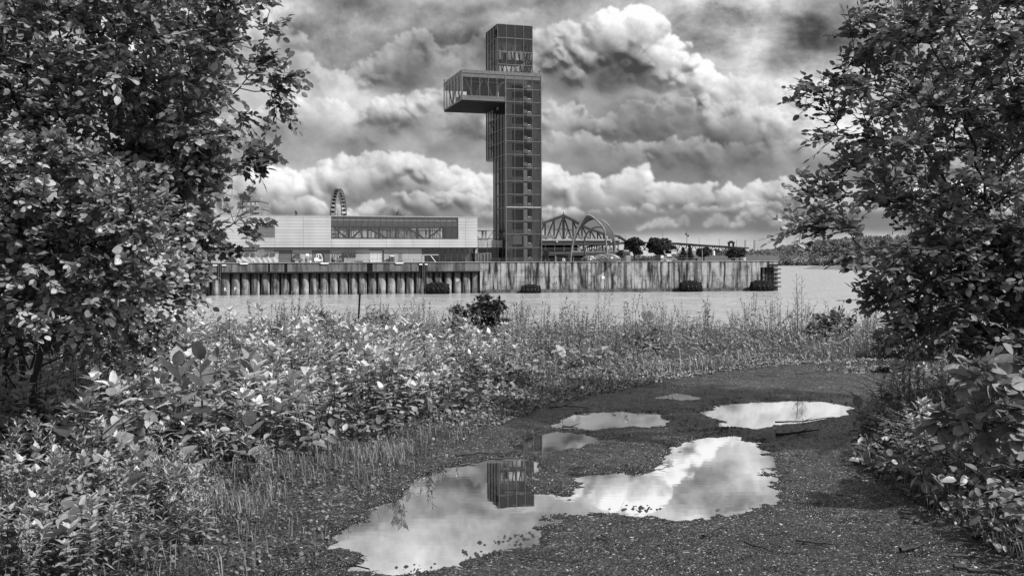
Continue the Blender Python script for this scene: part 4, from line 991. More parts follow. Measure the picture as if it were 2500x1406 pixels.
rr = random.Random(4)
b = MB()
for i in range(26):
    px = 1410+i*4; uu = G.u(px, 12); b.box(uu-.1-rr.random()*.3, uu+.15, 12, 12.2, zf+.5, zr-1.5-rr.random()*1.5)
for i in range(12):
    u1 = G.u(1400+rr.random()*80, 9); b.bar((u1, 9, zf+1+rr.random()*3), (u1+2+rr.random()*3, 9, zf+2+rr.random()*3), .25)
b.build('stair_frame', M_DARK, open_b)
b = MB(); u = g0
b.box(g0, g1, -.25, -.2, zf+1.45, zf+1.52)
while u < g1: b.box(u-.03, u+.03, -.25, -.2, zf+.5, zf+1.45); u += .35
b.build('balustrade', M_FBODY, open_b)
MB().box(G.u(1356), G.u(1380), -.2, -.1, 0, gz(1368, 620)).build('door_frame', M_LFRAME, open_b)
MB().box(G.u(1358), G.u(1378), -.25, -.202, 0, gz(1368, 622)).build('dark_door', M_BLACK, open_b)
b = MB(); b.box(G.u(1330), G.u(1365), 6, 9, zr+.9, zr+1.9); b.box(G.u(1402), G.u(1450), 5, 9, zr+.9, zr+1.6); b.build('roof_plant', M_FBODY, open_b)
for px in (1359.5, 1491.5): MB().lathe((G.u(px), -.5, zr-.5), (0, 0, 1), [(.1, 0), (.22, .1), (.1, .25)], 10).build('lamp', M_LAMP, open_b)

# ------------------------------------------------------------------ bridge
BD = 1180.0
bridge = empty('truss_bridge', AT(1376, BD, 0), 0, 'steel cantilever truss bridge with a pointed tower above the arches', 'bridge')
def bp(px, py, y=0.0):
    Y = BD+(px-1376)*.9+y; return Vector(((px-1250)/FPX*Y-(1376-1250)/FPX*BD, Y-BD, EYE+(hy(px)-py)/FPX*Y))
topc = [(1180, 600), (1215, 588), (1250, 574), (1290, 560), (1310, 550), (1331, 543.5), (1353, 536), (1376, 527), (1399, 538), (1421, 551), (1441, 561), (1459, 566), (1474, 572), (1487, 574), (1511, 578), (1532, 592)]
def botc(px): return 593.5 if px < 1511 else 594
for side in (0, 22):
    for i in range(len(topc)-1):
        MB().bar(bp(*topc[i], side), bp(*topc[i+1], side), 2.5, 2.5).build('top_chord', M_BRIDGE, bridge)
    for i, (px, py) in enumerate(topc[:-1]):
        tk = 2.8 if px == 1376 else 1.8
        MB().bar(bp(px, botc(px), side), bp(px, py, side), tk, tk).build('vertical', M_BRIDGE, bridge)
        if i < len(topc)-1:
            qx, qy = topc[i+1]
            a, c = ((px, py), (qx, botc(qx))) if px >= 1376 else ((px, botc(px)), (qx, qy))
            b = MB(); b.bar(bp(*a, side), bp(*c, side), 1.3, 1.3)
            if 1300 <= px < 1480:
                mx_, my_ = (a[0]+c[0])/2, (a[1]+c[1])/2
                e = (px, botc(px)) if px >= 1376 else (qx, botc(qx))
                b.bar(bp(mx_, my_, side), bp(*e, side), .6, .6)
            b.build('diagonal', M_BRIDGE, bridge)
    MB().bar(bp(1353, 561, side), bp(1376, 559.5, side), 1, 1).bar(bp(1376, 559.5, side), bp(1399, 563, side), 1, 1).build('strut', M_BRIDGE, bridge)
    b = MB(); b.bar(bp(1180, 594.5, side), bp(1532, 594.5, side), 2.2, 2.6); b.build('bottom_chord', M_BRIDGE, bridge)
b = MB(); b.lathe(bp(1376, 527, 11), (0, 0, 1), [(1.6, -2), (1.4, 1), (.3, 3), (.15, 5.5)], 8); b.build('finial', M_BRIDGE, bridge)
# deck truss falling away to the right
dt = [(1532, 591), (1560, 591.5), (1600, 592), (1640, 593), (1700, 597.5), (1760, 601), (1815, 605)]
def itp(px, tb):
    for i in range(len(tb)-1):
        if tb[i][0] <= px <= tb[i+1][0]: t = (px-tb[i][0])/(tb[i+1][0]-tb[i][0]); return tb[i][1]+t*(tb[i+1][1]-tb[i][1])
    return tb[-1][1]
bt = [(1532, 610), (1640, 612.5), (1700, 613.5), (1760, 614), (1815, 613)]
b = MB()
for i in range(len(dt)-1): b.bar(bp(dt[i][0], dt[i][1]+1.5, 11), bp(dt[i+1][0], dt[i+1][1]+1.5, 11), 20, 1.9)
b.build('deck', M_BRIDGE, bridge)
for side in (0, 22):
    b = MB()
    for i in range(len(bt)-1): b.bar(bp(*bt[i], side), bp(*bt[i+1], side), .9, .9)
    b.build('bottom_chord', M_BRIDGE, bridge)
    px = 1534; k = 0
    while px < 1806:
        b = MB(); a = bp(px, itp(px, dt)+1, side); c = bp(px+8, itp(px+8, bt), side); d_ = bp(px+16, itp(px+16, dt)+1, side)
        b.bar(a, c, .8, .8).bar(c, d_, .8, .8).bar(c, bp(px+8, itp(px+8, dt)+1, side), .5, .5); b.build('diagonal', M_BRIDGE, bridge); px += 16; k += 1
for px in (1376, 1532, 1690, 1815, 1200):
    p = bp(px, 600, 11); b = MB(); b.box(p.x-3, p.x+3, p.y-12, p.y+12, -1, EYE+(hy(px)-(613 if px > 1500 else 596))/FPX*(BD+p.y)); b.build('pier', M_LIGHTC, bridge)
for px, py in ((1618, 569), (1707, 580), (1757, 583), (1798, 585), (1527, 577)):
    a = bp(px, itp(max(px, 1532), dt), 2); c = bp(px, py, 2); MB().bar(a, c, .35, .35).build('lamp_pole', M_BRIDGE, bridge)
b = MB(); p = bp(1785, 604, 11)
for dx in (-3.4, 3.4): b.box(p.x+dx-.6, p.x+dx+.6, p.y-5, p.y+5, p.z, p.z+7.5)
b.box(p.x-4.6, p.x+4.6, p.y-5.5, p.y+5.5, p.z+6.2, p.z+8.4); b.box(p.x-2.5, p.x+2.5, p.y-3, p.y+3, p.z+8.4, p.z+10); b.build('portal', M_BRIDGE, bridge)

# ------------------------------------------------------------------ ferris wheel (seen obliquely), towers and blocks far left
FD = 900.0
wheel = empty('ferris_wheel', AT(827, FD, DECK), 0, 'large ferris wheel seen obliquely, rising behind the terminal roof', 'ferris wheel')
ztopw = EYE+(hy(827)-462)/FPX*FD; RW = 27.0; zc = ztopw-RW-DECK
axis = Vector((math.cos(R(1.2)), -math.sin(R(1.2)), 0)); pl = Vector((math.sin(R(1.2)), math.cos(R(1.2)), 0))     # wheel plane nearly along the view
def wp(a, off, rad=RW): return Vector((0, 0, zc))+(pl*math.cos(a)+Vector((0, 0, 1))*math.sin(a))*rad+axis*off
for off in (-2.1, 2.1):
    MB().tube([wp(2*math.pi*i/64, off) for i in range(64)], .42, 6, closed=True).build('rim', M_DARK, wheel)
    MB().tube([wp(2*math.pi*i/64, off, RW-2.6) for i in range(64)], .2, 5, closed=True).build('inner_rim', M_STEEL, wheel)
b = MB()
for i in range(42):
    a = 2*math.pi*i/42; b.bar(wp(a, 0, 1.0), wp(a, -2.1 if i % 2 else 2.1, RW-2.6), .13)
    b.bar(wp(a, -2.1, RW-2.6), wp(a, -2.1), .22).bar(wp(a, 2.1, RW-2.6), wp(a, 2.1), .22).bar(wp(a, -2.1), wp(a+.07, 2.1), .18)
b.build('spokes', M_LFRAME, wheel)
for i in range(42):
    c = wp(2*math.pi*(i+.5)/42, 0); c.z -= .9
    g = MB(); g.lathe(c, axis, [(.2, -1.5), (1.0, -1.25), (1.05, 1.25), (.2, 1.5)], 8); g.build('gondola', M_BLACK, wheel)
b = MB()
for s in (-1, 1):
    for q in (-9, 9): b.bar(Vector((0, 0, zc))+axis*s*2.5, Vector((0, 0, 0))+axis*s*5+pl*q, .9)
b.lathe(Vector((0, 0, zc))-axis*3, axis, [(1.4, 0), (1.4, 6)], 14); b.build('support_leg', M_LFRAME, wheel)

lt = empty('lattice_tower', AT(556, 420, DECK), .2, 'tall pale lattice mast partly hidden by the left tree leaves', 'mast')
b = MB(); w = 1.9; ztm = 52
for x in (-w, w):
    for y in (-w, w): MB().bar((x, y, 0), (x, y, ztm), .38).build('leg', M_LFRAME, lt)
k = 0; z = 0
while z < ztm-4:
    for s in (-w, w):
        b.bar((-w, s, z), (w, s, z+4), .2).bar((w, s, z), (-w, s, z+4), .2).bar((-w, s, z+4), (w, s, z+4), .22)
        b.bar((s, -w, z), (s, w, z+4), .2).bar((s, -w, z+4), (s, w, z+4), .22)
    z += 4
b.build('brace', M_LFRAME, lt)
MB().box(-w-.8, w+.8, -w-.8, w+.8, ztm, ztm+1.4).build('top_platform', M_LFRAME, lt)

M_APT = plain('apartment_wall', .16, .8, 0, .2, .2); M_APW = plain('apartment_window', .05, .3, 0, .5, .4, .8); M_HAZED = plain('hazed_block', .5, .8, 0, .1, .05)  # the far blocks' wall colour has distance haze painted in
def block(px0, px1, py, D, depth, mat, label, floors=6, bays=5, winmat=None, name='apartment_building', rows_from=0.0, rot=0.0, balcony=False):
    r = empty(name, AT((px0+px1)/2, D, DECK if D < 900 else 3), rot, label, 'building')
    zb_ = DECK if D < 900 else 3; W_ = (px1-px0)/FPX*D; h = EYE+(hy(px0)-py)/FPX*D-zb_
    MB().box(-W_/2, W_/2, 0, depth, 0, h).build('wall', mat, r)
    MB().box(-W_/2-.3, W_/2+.3, -.3, depth+.3, h, h+.8).build('roof', mat, r)
    fh = (h-rows_from)/floors
    for j in range(floors):
        for i in range(bays):
            x = -W_/2+W_*(i+.18)/bays; z = rows_from+fh*(j+.25)
            MB().box(x, x+W_/bays*.64, -.12, -.01, z, z+fh*.55).build('window', winmat or M_APW, r)
    if balcony:
        for j in range(floors): MB().box(W_/2*.35, W_/2, -1.2, -.13, rows_from+fh*j+.1, rows_from+fh*j+1.0).build('balcony', M_LFRAME, r)
    return r, W_, h
r, w_, h_ = block(592, 634, 492, 480, 18, M_APT, 'dark apartment block with balconies above the left end of the terminal', 7, 4, plain('apt_win', .3, .3, 0, .6, .3), rows_from=10, balcony=True)
MB().box(-5, -2.5, 2, 6, h_+.8, h_+2.4).build('roof_plant', M_LFRAME, r); MB().box(1.5, 4, 3, 7, h_+.8, h_+2).build('roof_plant', M_LFRAME, r)
block(634.4, 640.5, 511, 484, 14, M_APT, 'narrow lower wing of the dark apartment block, just left of the roof pipe', 5, 1, rows_from=8)
block(1821, 1841, 587, 2400, 16, M_HAZED, 'hazy pale tower block, leftmost of three beyond the wooded hill', 10, 6, plain('hazed_win', .36, .6), rows_from=30)  # window tones of the far blocks carry the same painted haze
block(1843.5, 1863, 587.5, 2300, 16, M_HAZED, 'hazy tower block, middle of three beyond the wooded hill', 10, 6, plain('hazed_win2', .3, .6), rows_from=30)
block(1895, 1916, 587.5, 2600, 16, M_HAZED, 'hazy wide tower block, rightmost of three beyond the wooded hill', 9, 6, plain('hazed_win3', .4, .6), rows_from=30)

# ------------------------------------------------------------------ lamp masts, obelisk, car, on the pier
lm = empty('lamp_mast', AT(1677, 275), 0, 'tall thin mast with two round loudspeakers near its top', 'mast')
hm = EYE+(hy(1677)-558)/FPX*275-DECK
MB().lathe((0, 0, 0), (0, 0, 1), [(.12, 0), (.07, hm*.75), (.03, hm)], 10).build('pole', M_GFRAME, lm)
for dx, py in ((-.28, 572), (.3, 576)):
    z = EYE+(hy(1677)-py)/FPX*275-DECK; MB().bar((0, 0, z), (dx, 0, z), .06).lathe((dx-.2, -.1, z), (1, 0, 0), [(.08, 0), (.26, .12), (.28, .32), (.1, .44)], 12).build('loudspeaker', M_BLACK, lm)
l2 = empty('lamp_post', AT(1714.5, 274), 0, 'slim pale street lamp among the pier trees', 'street lamp')
h2 = EYE+(hy(1714)-607)/FPX*274-DECK
MB().lathe((0, 0, 0), (0, 0, 1), [(.1, 0), (.06, h2)], 10).build('pole', M_LFRAME, l2)
MB().lathe((0, 0, h2), (0, 0, 1), [(.06, 0), (.26, .08), (.3, .2), (.05, .34)], 12).build('lamp_head', M_LFRAME, l2)
ob = empty('obelisk', AT(1742.5, 300), 0, 'small white tapering tower with a wider foot behind the pier trees', 'monument')
h3 = EYE+(hy(1742)-618)/FPX*300-DECK+.6
MB().lathe((0, 0, 0), (0, 0, 1), [(.8, 0), (.75, .4), (.5, .45), (.33, h3*.85), (.42, h3*.86), (.42, h3*.9), (.3, h3*.92), (.28, h3)], 8).build('shaft', M_WHITE, ob)
MB().lathe((0, 0, h3), (0, 0, 1), [(.3, 0), (.05, .3)], 8).build('cap', M_LFRAME, ob)
def car(px, D, label, mat):
    c = empty('parked_car', AT(px, D), .1, label, 'car')
    b = MB(); b.prism([(-2.1, .3), (-2.15, .75), (-1.9, .95), (-1.3, 1.0), (-.8, 1.42), (.7, 1.45), (1.4, 1.0), (2.0, .9), (2.15, .6), (2.1, .3)], -.85, .85); b.build('body', mat, c)
    MB().prism([(-1.15, 1.0), (-.75, 1.34), (.62, 1.36), (1.2, 1.0)], -.87, .87).build('window', M_BLACK, c)
    for x in (-1.35, 1.35):
        for y in (-.8, .8): MB().torus((x, y, .33), (0, 1, 0), .24, .1, 16, 7).build('wheel', M_BLACK, c)
car(1632, 285, 'pale car parked under the second pier tree', M_LFRAME)
car(1655, 290, 'dark car parked right of the second pier tree', M_DARK)
hut = empty('small_hut', AT(1626, 292), .1, 'small white hut behind the second pier tree', 'hut')
MB().box(-1.6, 1.6, 0, 3, 0, 3.1).build('wall', M_WHITE, hut); MB().prism([(-1.8, 3.1), (1.8, 3.1), (0, 3.7)], -.2, 3.2).build('roof', M_LFRAME, hut)
MB().box(-.6, .3, -.05, -.01, 0, 2.1).build('door', M_GFRAME, hut)
bn = empty('boundary_wall', AT(1775, 296), .1, 'low dark boundary wall behind the pier trees', 'wall')
MB().box(-22, 16, 0, .4, 0, 1.6).build('wall', M_FBODY, bn); MB().box(-22.1, 16.1, -.05, .45, 1.6, 1.75).build('coping', M_STEEL, bn)

# ------------------------------------------------------------------ far shore: land, wood, point of land
M_LEAFFAR = foliage('far_foliage', .05, .30, .15, .8, .1)
M_LAND = plain('far_grass', .14, .9, 0, .4, .05)
def terrain(name, pts_h, x0, x1, y0, y1, nx, ny, hf, mat, label):
    V = []; F = []
    for j in range(ny+1):
        for i in range(nx+1):
            x = x0+(x1-x0)*i/nx; y = y0+(y1-y0)*j/ny; V.append((x, y, hf(x, y)))
    for j in range(ny):
        for i in range(nx): a = j*(nx+1)+i; F.append([a, a+1, a+nx+2, a+nx+1])
    return link_mesh(name, fast_mesh(name, np.array(V), np.array(F), smooth=True), mat, kind='structure', label=label)
prof = [(-700, 4), (250, 5), (300, 12), (330, 14), (370, 13), (400, 11), (430, 20), (480, 27), (540, 33), (620, 35), (760, 30), (1000, 18), (1500, 10)]
def crest(x):
    for i in range(len(prof)-1):
        if prof[i][0] <= x <= prof[i+1][0]: t = (x-prof[i][0])/(prof[i+1][0]-prof[i][0]); return prof[i][1]+t*(prof[i+1][1]-prof[i][1])
    return 4
def hillh(x, y):
    s = min(1, max(0, (y-1380)/150)); return -2+(crest(x)+2)*(s*s*(3-2*s)) if y < 1900 else -2+(crest(x)+2)*max(0, 1-(y-1900)/400)
terrain('far_hill', None, -900, 1600, 1370, 2300, 80, 30, hillh, M_LAND, 'low wooded hill on the far river bank')
def crown_cards(rg, centers, radii, npts, size, flat=.75):
    """many small leaf clumps on and inside ragged ellipsoids -> tri mesh"""
    V = []; F = []; T_ = []
    for c, r in zip(centers, radii):
        n = npts
        d = rg.normal(size=(n, 3)); d /= np.linalg.norm(d, axis=1)[:, None]; d[:, 2] = np.abs(d[:, 2])*1.0-.25*rg.random(n)
        lump = 1+.22*np.sin(d[:, 0]*5+c[0])+.18*np.sin(d[:, 1]*6+d[:, 2]*5+c[1])
        p = np.array(c)+d*np.array([r, r, r*flat])*(lump*(.72+.3*rg.random(n)))[:, None]
        a = rg.normal(size=(n, 3)); a /= np.linalg.norm(a, axis=1)[:, None]; b_ = np.cross(a, rg.normal(size=(n, 3))); b_ /= np.linalg.norm(b_, axis=1)[:, None]
        s = size*(.6+.8*rg.random(n))[:, None]
        base = len(V)*3
        tri = np.stack([p+a*s, p-a*s*.5+b_*s*.8, p-a*s*.5-b_*s*.8], 1)
        V.append(tri.reshape(-1, 3)); T_.append(np.clip(rg.random(n)*.5+.5*rg.random()+np.zeros(n), 0, 1))
    V = np.concatenate(V); return V, np.arange(len(V)).reshape(-1, 3), np.concatenate(T_)
rg = np.random.default_rng(21)
cs, rs = [], []
for _ in range(2600):
    x = rg.uniform(150, 1100); y = 1385+rg.random()**1.3*230
    if x < (y)*(1530-1250)/FPX-60: continue
    r = rg.uniform(3.5, 7.5)+4.5*rg.random()**4; cs.append((x, y, hillh(x, y)+r*.55)); rs.append(r)
V, F, tn = crown_cards(rg, cs, rs, 130, 1.5)
link_mesh('far_wood', fast_mesh('far_wood', V, F, tn), M_LEAFFAR, kind='stuff', label='dense rounded wood covering the hill on the far bank')
# low far bank visible under the bridge
cs, rs = [], []
for _ in range(260):
    x = rg.uniform(-500, 560); cs.append((x, 1400+rg.random()*60, 5)); rs.append(rg.uniform(4, 8))
V, F, tn = crown_cards(rg, cs, rs, 70, 1.8)
link_mesh('far_bank_bushes', fast_mesh('far_bank_bushes', V, F, tn), M_LEAFFAR, kind='stuff', label='line of low bushes on the far bank under the bridge')
# point of land at right
def pth(x, y):
    s = min(1, max(0, (x-255)/22)); e = min(1, max(0, (y-745)/12)); m_ = 3.0+7.5*math.exp(-((x-288)/18)**2-((y-790)/30)**2)
    return -1.5+(m_+1.5)*s*e
terrain('grassy_point', None, 250, 900, 742, 900, 130, 40, pth, M_LAND, 'grassy point of land reaching into the river at right')
lw = empty('stone_embankment', ((2085-1250)/FPX*748, 748, 0), 0, 'low dark stone embankment at the tip of the grassy point', 'embankment')
MB().prismz([(0, 0), (45, -3), (45, 1), (1, 14)], -1, 2.6).build('wall', plain('embank', .1, .9), lw)
for i in range(16): MB().box(.5+i*2.6, .7+i*2.6, 1, 1.2, 2.6, 3.7).build('rail_post', M_STEEL, lw)
cs, rs = [], []
for x, y, r in ((300, 770, 9), (308, 790, 11), (318, 775, 8), (340, 800, 9), (365, 780, 10), (420, 790, 12)):
    pass
def round_tree(name, px, D, base, ytop, wpx, label, mat, group=None, dens=700, card=.45, conifer=False, seed=0, trunk=.28):
    rgt = np.random.default_rng(seed+5); r = empty(name, AT(px, D, base), 0, label, 'tree', group)
    H_ = EYE+(hy(px)-ytop)/FPX*D-base; Wd = wpx/FPX*D
    b = MB(); b.tube([(0, 0, -.2), (.05, 0, H_*.35), (-.1, .05, H_*.7)], [trunk, trunk*.7, trunk*.3], 8)
    for k in range(7):
        a = k*2.4; b.tube([(0, 0, H_*(.25+.05*k)), (math.cos(a)*Wd*.3, math.sin(a)*Wd*.3, H_*(.5+.06*k))], [trunk*.4, .04], 5)
    b.build('trunk', M_DARK, r)
    cs, rs = [], []
    if conifer:
        for k in range(9):
            t = k/8
            for q in range(6):
                a = q*1.05+k; rr_ = Wd/2*(1-t)*.62; cs.append((math.cos(a)*rr_, math.sin(a)*rr_, H_*(.18+.8*t)-rr_*.2)); rs.append(max(.25, Wd*.17*(1.1-t)))
        V, F, tn = crown_cards(rgt, cs, rs, max(12, dens//54), card, .45)
    else:
        for k in range(46):
            d = rgt.normal(size=3); d /= np.linalg.norm(d); q = rgt.random()**.4
            cs.append((d[0]*Wd*.42*q, d[1]*Wd*.42*q, H_*.56+d[2]*H_*.34*q)); rs.append(Wd*rgt.uniform(.08, .17))
        V, F, tn = crown_cards(rgt, cs, rs, dens//6, card, .9)
    link_mesh('crown', fast_mesh('crown', V, F, tn), mat, r); return r
M_PIERLEAF = foliage('pier_tree_leaves', .015, .085, .2, .7, .15)
M_MIDLEAF = foliage('mid_leaves', .05, .15, .25, .7, .15)
g_ = 'round trees on the right part of the pier'
round_tree('round_tree', 1549, 275, DECK, 576, 52, 'dense dark round tree just right of the open building', M_PIERLEAF, g_, 1500, .26, seed=1)
round_tree('round_tree', 1611, 276, DECK, 576, 70, 'widest dense dark round tree, second from the arches', M_PIERLEAF, g_, 2000, .28, seed=2)
round_tree('round_tree', 1718, 277, DECK, 601, 34, 'dark round tree between the lamp post and the white obelisk', M_PIERLEAF, g_, 900, .24, seed=3)
round_tree('round_tree', 1787, 280, DECK, 604, 30, 'left tree of the dark pair near the pier end', M_PIERLEAF, g_, 800, .24, seed=4)
round_tree('round_tree', 1806, 283, DECK, 602, 30, 'right tree of the dark pair near the pier end', M_PIERLEAF, g_, 800, .24, seed=5)
round_tree('conifer', 1668, 282, DECK, 606, 28, 'dark conifer left of the tall mast', M_PIERLEAF, None, 1000, .28, True, 6)
round_tree('conifer', 1684, 284, DECK, 601, 26, 'taller dark conifer right of the tall mast', M_PIERLEAF, None, 1000, .28, True, 7)
for i, (px, D, yt, w, lb) in enumerate(((1334, 262, 606, 16, 'small pale tree at the foot of the glass tower'), (1384, 264, 618, 16, 'small pale tree left of the big arch foot'),
        (1516, 285, 606, 22, 'pale airy tree behind the rightmost shell'), (1640, 300, 624, 22, 'grey bush like tree behind the conifers'), (1765, 310, 621, 24, 'grey low tree right of the obelisk'), (1700, 305, 622, 18, 'grey low tree behind the lamp post'))):
    round_tree('young_tree', px, D, DECK, yt, w, lb, M_MIDLEAF, None, 420, .22, seed=20+i, trunk=.12)
for i, (px, D, yt, w, lb) in enumerate(((2110, 775, 616, 40, 'leafy round tree on the tip of the grassy point'), (2150, 785, 612, 60, 'broad tree right of the tip tree on the grassy point'), (2195, 800, 615, 60, 'tree on the grassy point partly behind near branches'),
        (2260, 800, 605, 90, 'rightmost tree on the grassy point, behind near branches'), (2040, 1376, 624, 30, 'pale bush like tree at the water edge of the far wood'))):
    round_tree('shore_tree', px, D, 1.5, yt, w, lb, M_MIDLEAF, 'trees at the far shore', 1500, .6, seed=40+i, trunk=.5)
# ------------------------------------------------------------------ near ground
_perm = np.random.default_rng(3).random((256, 256)).astype(np.float64)
def vnoise(x, y):
    xi = np.floor(x).astype(int); yi = np.floor(y).astype(int); fx = x-xi; fy = y-yi
    fx = fx*fx*(3-2*fx); fy = fy*fy*(3-2*fy)
    g = lambda a, b: _perm[a % 256, b % 256]
    return (g(xi, yi)*(1-fx)+g(xi+1, yi)*fx)*(1-fy)+(g(xi, yi+1)*(1-fx)+g(xi+1, yi+1)*fx)*fy
def fbm(x, y, s, o, seed=0):
    v = 0; a = 1; t = 0
    for i in range(o): v = v+a*(vnoise(x*s+seed*17.3+i*5.1, y*s+seed*9.7+i*3.3)-.5)*2; t += a; a *= .5; s *= 2.03
    return v/t
def GP(px, py):
    Y = (EYE-GZ)*FPX/(py-hy(px)); return ((px-1250)/FPX*Y, Y)
def polyW(pts): return np.array([GP(*p) for p in pts])
def sdist(x, y, P):       # signed distance, negative inside
    x = np.asarray(x, float); y = np.asarray(y, float); d = np.full(x.shape, 1e9); ins = np.zeros(x.shape, bool); n = len(P)
    for i in range(n):
        ax, ay = P[i]; bx, by = P[(i+1) % n]; ex, ey = bx-ax, by-ay
        t = np.clip(((x-ax)*ex+(y-ay)*ey)/(ex*ex+ey*ey+1e-12), 0, 1)
        d = np.minimum(d, np.hypot(x-ax-t*ex, y-ay-t*ey))
        c = (ay > y) != (by > y)
        xx = ax+(y-ay)/((by-ay) if by != ay else 1e-12)*ex
        ins ^= c & (x < xx)
    return np.where(ins, -d, d)
PUD = {
 'large puddle at the lower left holding the tower reflection': [(845, 1318), (875, 1272), (935, 1232), (1000, 1185), (1060, 1152), (1130, 1128), (1210, 1118), (1290, 1128), (1300, 1160), (1310, 1195), (1360, 1208), (1430, 1222), (1400, 1245), (1330, 1262), (1285, 1280), (1270, 1318), (1200, 1328), (1150, 1345), (1100, 1368), (1030, 1380), (970, 1378), (965, 1345), (900, 1330)],
 'wide puddle at the lower right reflecting a cloud': [(1415, 1155), (1500, 1160), (1590, 1150), (1635, 1120), (1650, 1088), (1700, 1072), (1780, 1066), (1850, 1076), (1862, 1105), (1855, 1130), (1872, 1175), (1845, 1215), (1790, 1240), (1720, 1257), (1640, 1256), (1580, 1238), (1500, 1232), (1440, 1228), (1420, 1195)],
 'long oval puddle at the upper right': [(1722, 1007), (1765, 988), (1840, 978), (1930, 976), (2020, 982), (2070, 994), (2060, 1008), (2000, 1020), (1900, 1030), (1850, 1040), (1790, 1036), (1750, 1022)],
 'narrow puddle in the middle reflecting plant stems': [(1370, 1034), (1395, 1020), (1450, 1009), (1520, 1004), (1580, 1008), (1612, 1026), (1600, 1036), (1530, 1036), (1450, 1040)],
 'small puddle at the centre with a dark tower reflection at its left': [(1285, 1078), (1300, 1062), (1350, 1057), (1410, 1060), (1450, 1070), (1500, 1071), (1500, 1077), (1430, 1080), (1390, 1092), (1330, 1096), (1295, 1090)],
 'thin far puddle at the end of the track': [(2000, 901), (2040, 893), (2110, 888), (2190, 889), (2190, 905), (2080, 911)],
 'faint wet film on the gravel': [(1620, 970), (1660, 963), (1710, 966), (1690, 974), (1640, 976)],
}
PP = {k: polyW(v) for k, v in PUD.items()}
TRACK = polyW([(300, 1500), (560, 1415), (700, 1340), (800, 1285), (880, 1215), (960, 1160), (1080, 1095), (1200, 1035), (1320, 990), (1480, 955), (1650, 918), (1800, 895), (1950, 884), (2150, 876), (2300, 874), (2500, 880), (2560, 905), (2420, 912), (2340, 920), (2240, 960), (2140, 1035), (2140, 1130), (2230, 1215), (2330, 1290), (2480, 1370), (2620, 1440), (2700, 1600), (300, 1800)])
WETLEFT = polyW([(640, 1440), (720, 1350), (800, 1318), (860, 1300), (960, 1340), (1000, 1420), (900, 1460), (700, 1460)])
def ground_h(x, y):
    x = np.asarray(x, float); y = np.asarray(y, float)
    rough = fbm(x, y, 1.1, 3, 1)*.020+fbm(x, y, 7, 5, 2)*.017
    td = sdist(x, y, TRACK)
    rough = rough-.012*np.exp(-((td+.75)/.22)**2)-.010*np.exp(-((td+2.3)/.25)**2)
    veg = np.clip(td/1.2, 0, 1)
    h = GZ+.012+rough*(1-.3*veg)+veg*(.03+.05*(fbm(x, y, .5, 3, 5)+.6))
    dip = np.full(x.shape, 9.0)
    for k, P in PP.items():
        dip = np.minimum(dip, sdist(x, y, P) + (0.03 if 'faint' in k else 0))
    edge = fbm(x, y, 2.4, 5, 7)*.15+fbm(x, y, 16, 4, 8)*.06
    s = np.clip(((dip+edge)+.06)/.26, 0, 1); s = s**.8
    h = h-(1-s)*(.040+.015)
    wl = np.clip(1-sdist(x, y, WETLEFT)/.3, 0, 1)
    h = h-wl*(.010+.03*fbm(x, y*2.2, 2.4, 4, 12))*(1-veg)
    bank = np.clip((y-21.5-fbm(x, y*0, .3, 2, 9)*1.2)/9, 0, 1)
    h = h-bank*bank*(3-2*bank)*8.5
    return h
ZW = GZ-.014
def axis_pts(segs):
    out = []
    for a, b, n in segs: out += list(np.linspace(a, b, n, endpoint=False))
    return np.array(out+[segs[-1][1]])
gx = axis_pts([(-60, -12, 40), (-12, -3, 130), (-3, 4.2, 290), (4.2, 12, 120), (12, 60, 40)])
gy = axis_pts([(-20, 4, 20), (4, 9, 230), (9, 14, 130), (14, 22, 110), (22, 34, 40)])
X, Y = np.meshgrid(gx, gy); Z = ground_h(X, Y)
nx_, ny_ = len(gx), len(gy)
V = np.stack([X.ravel(), Y.ravel(), Z.ravel()], 1)
ii, jj = np.meshgrid(np.arange(nx_-1), np.arange(ny_-1)); a0 = (jj*nx_+ii).ravel()
F = np.stack([a0, a0+1, a0+nx_+1, a0+nx_], 1)
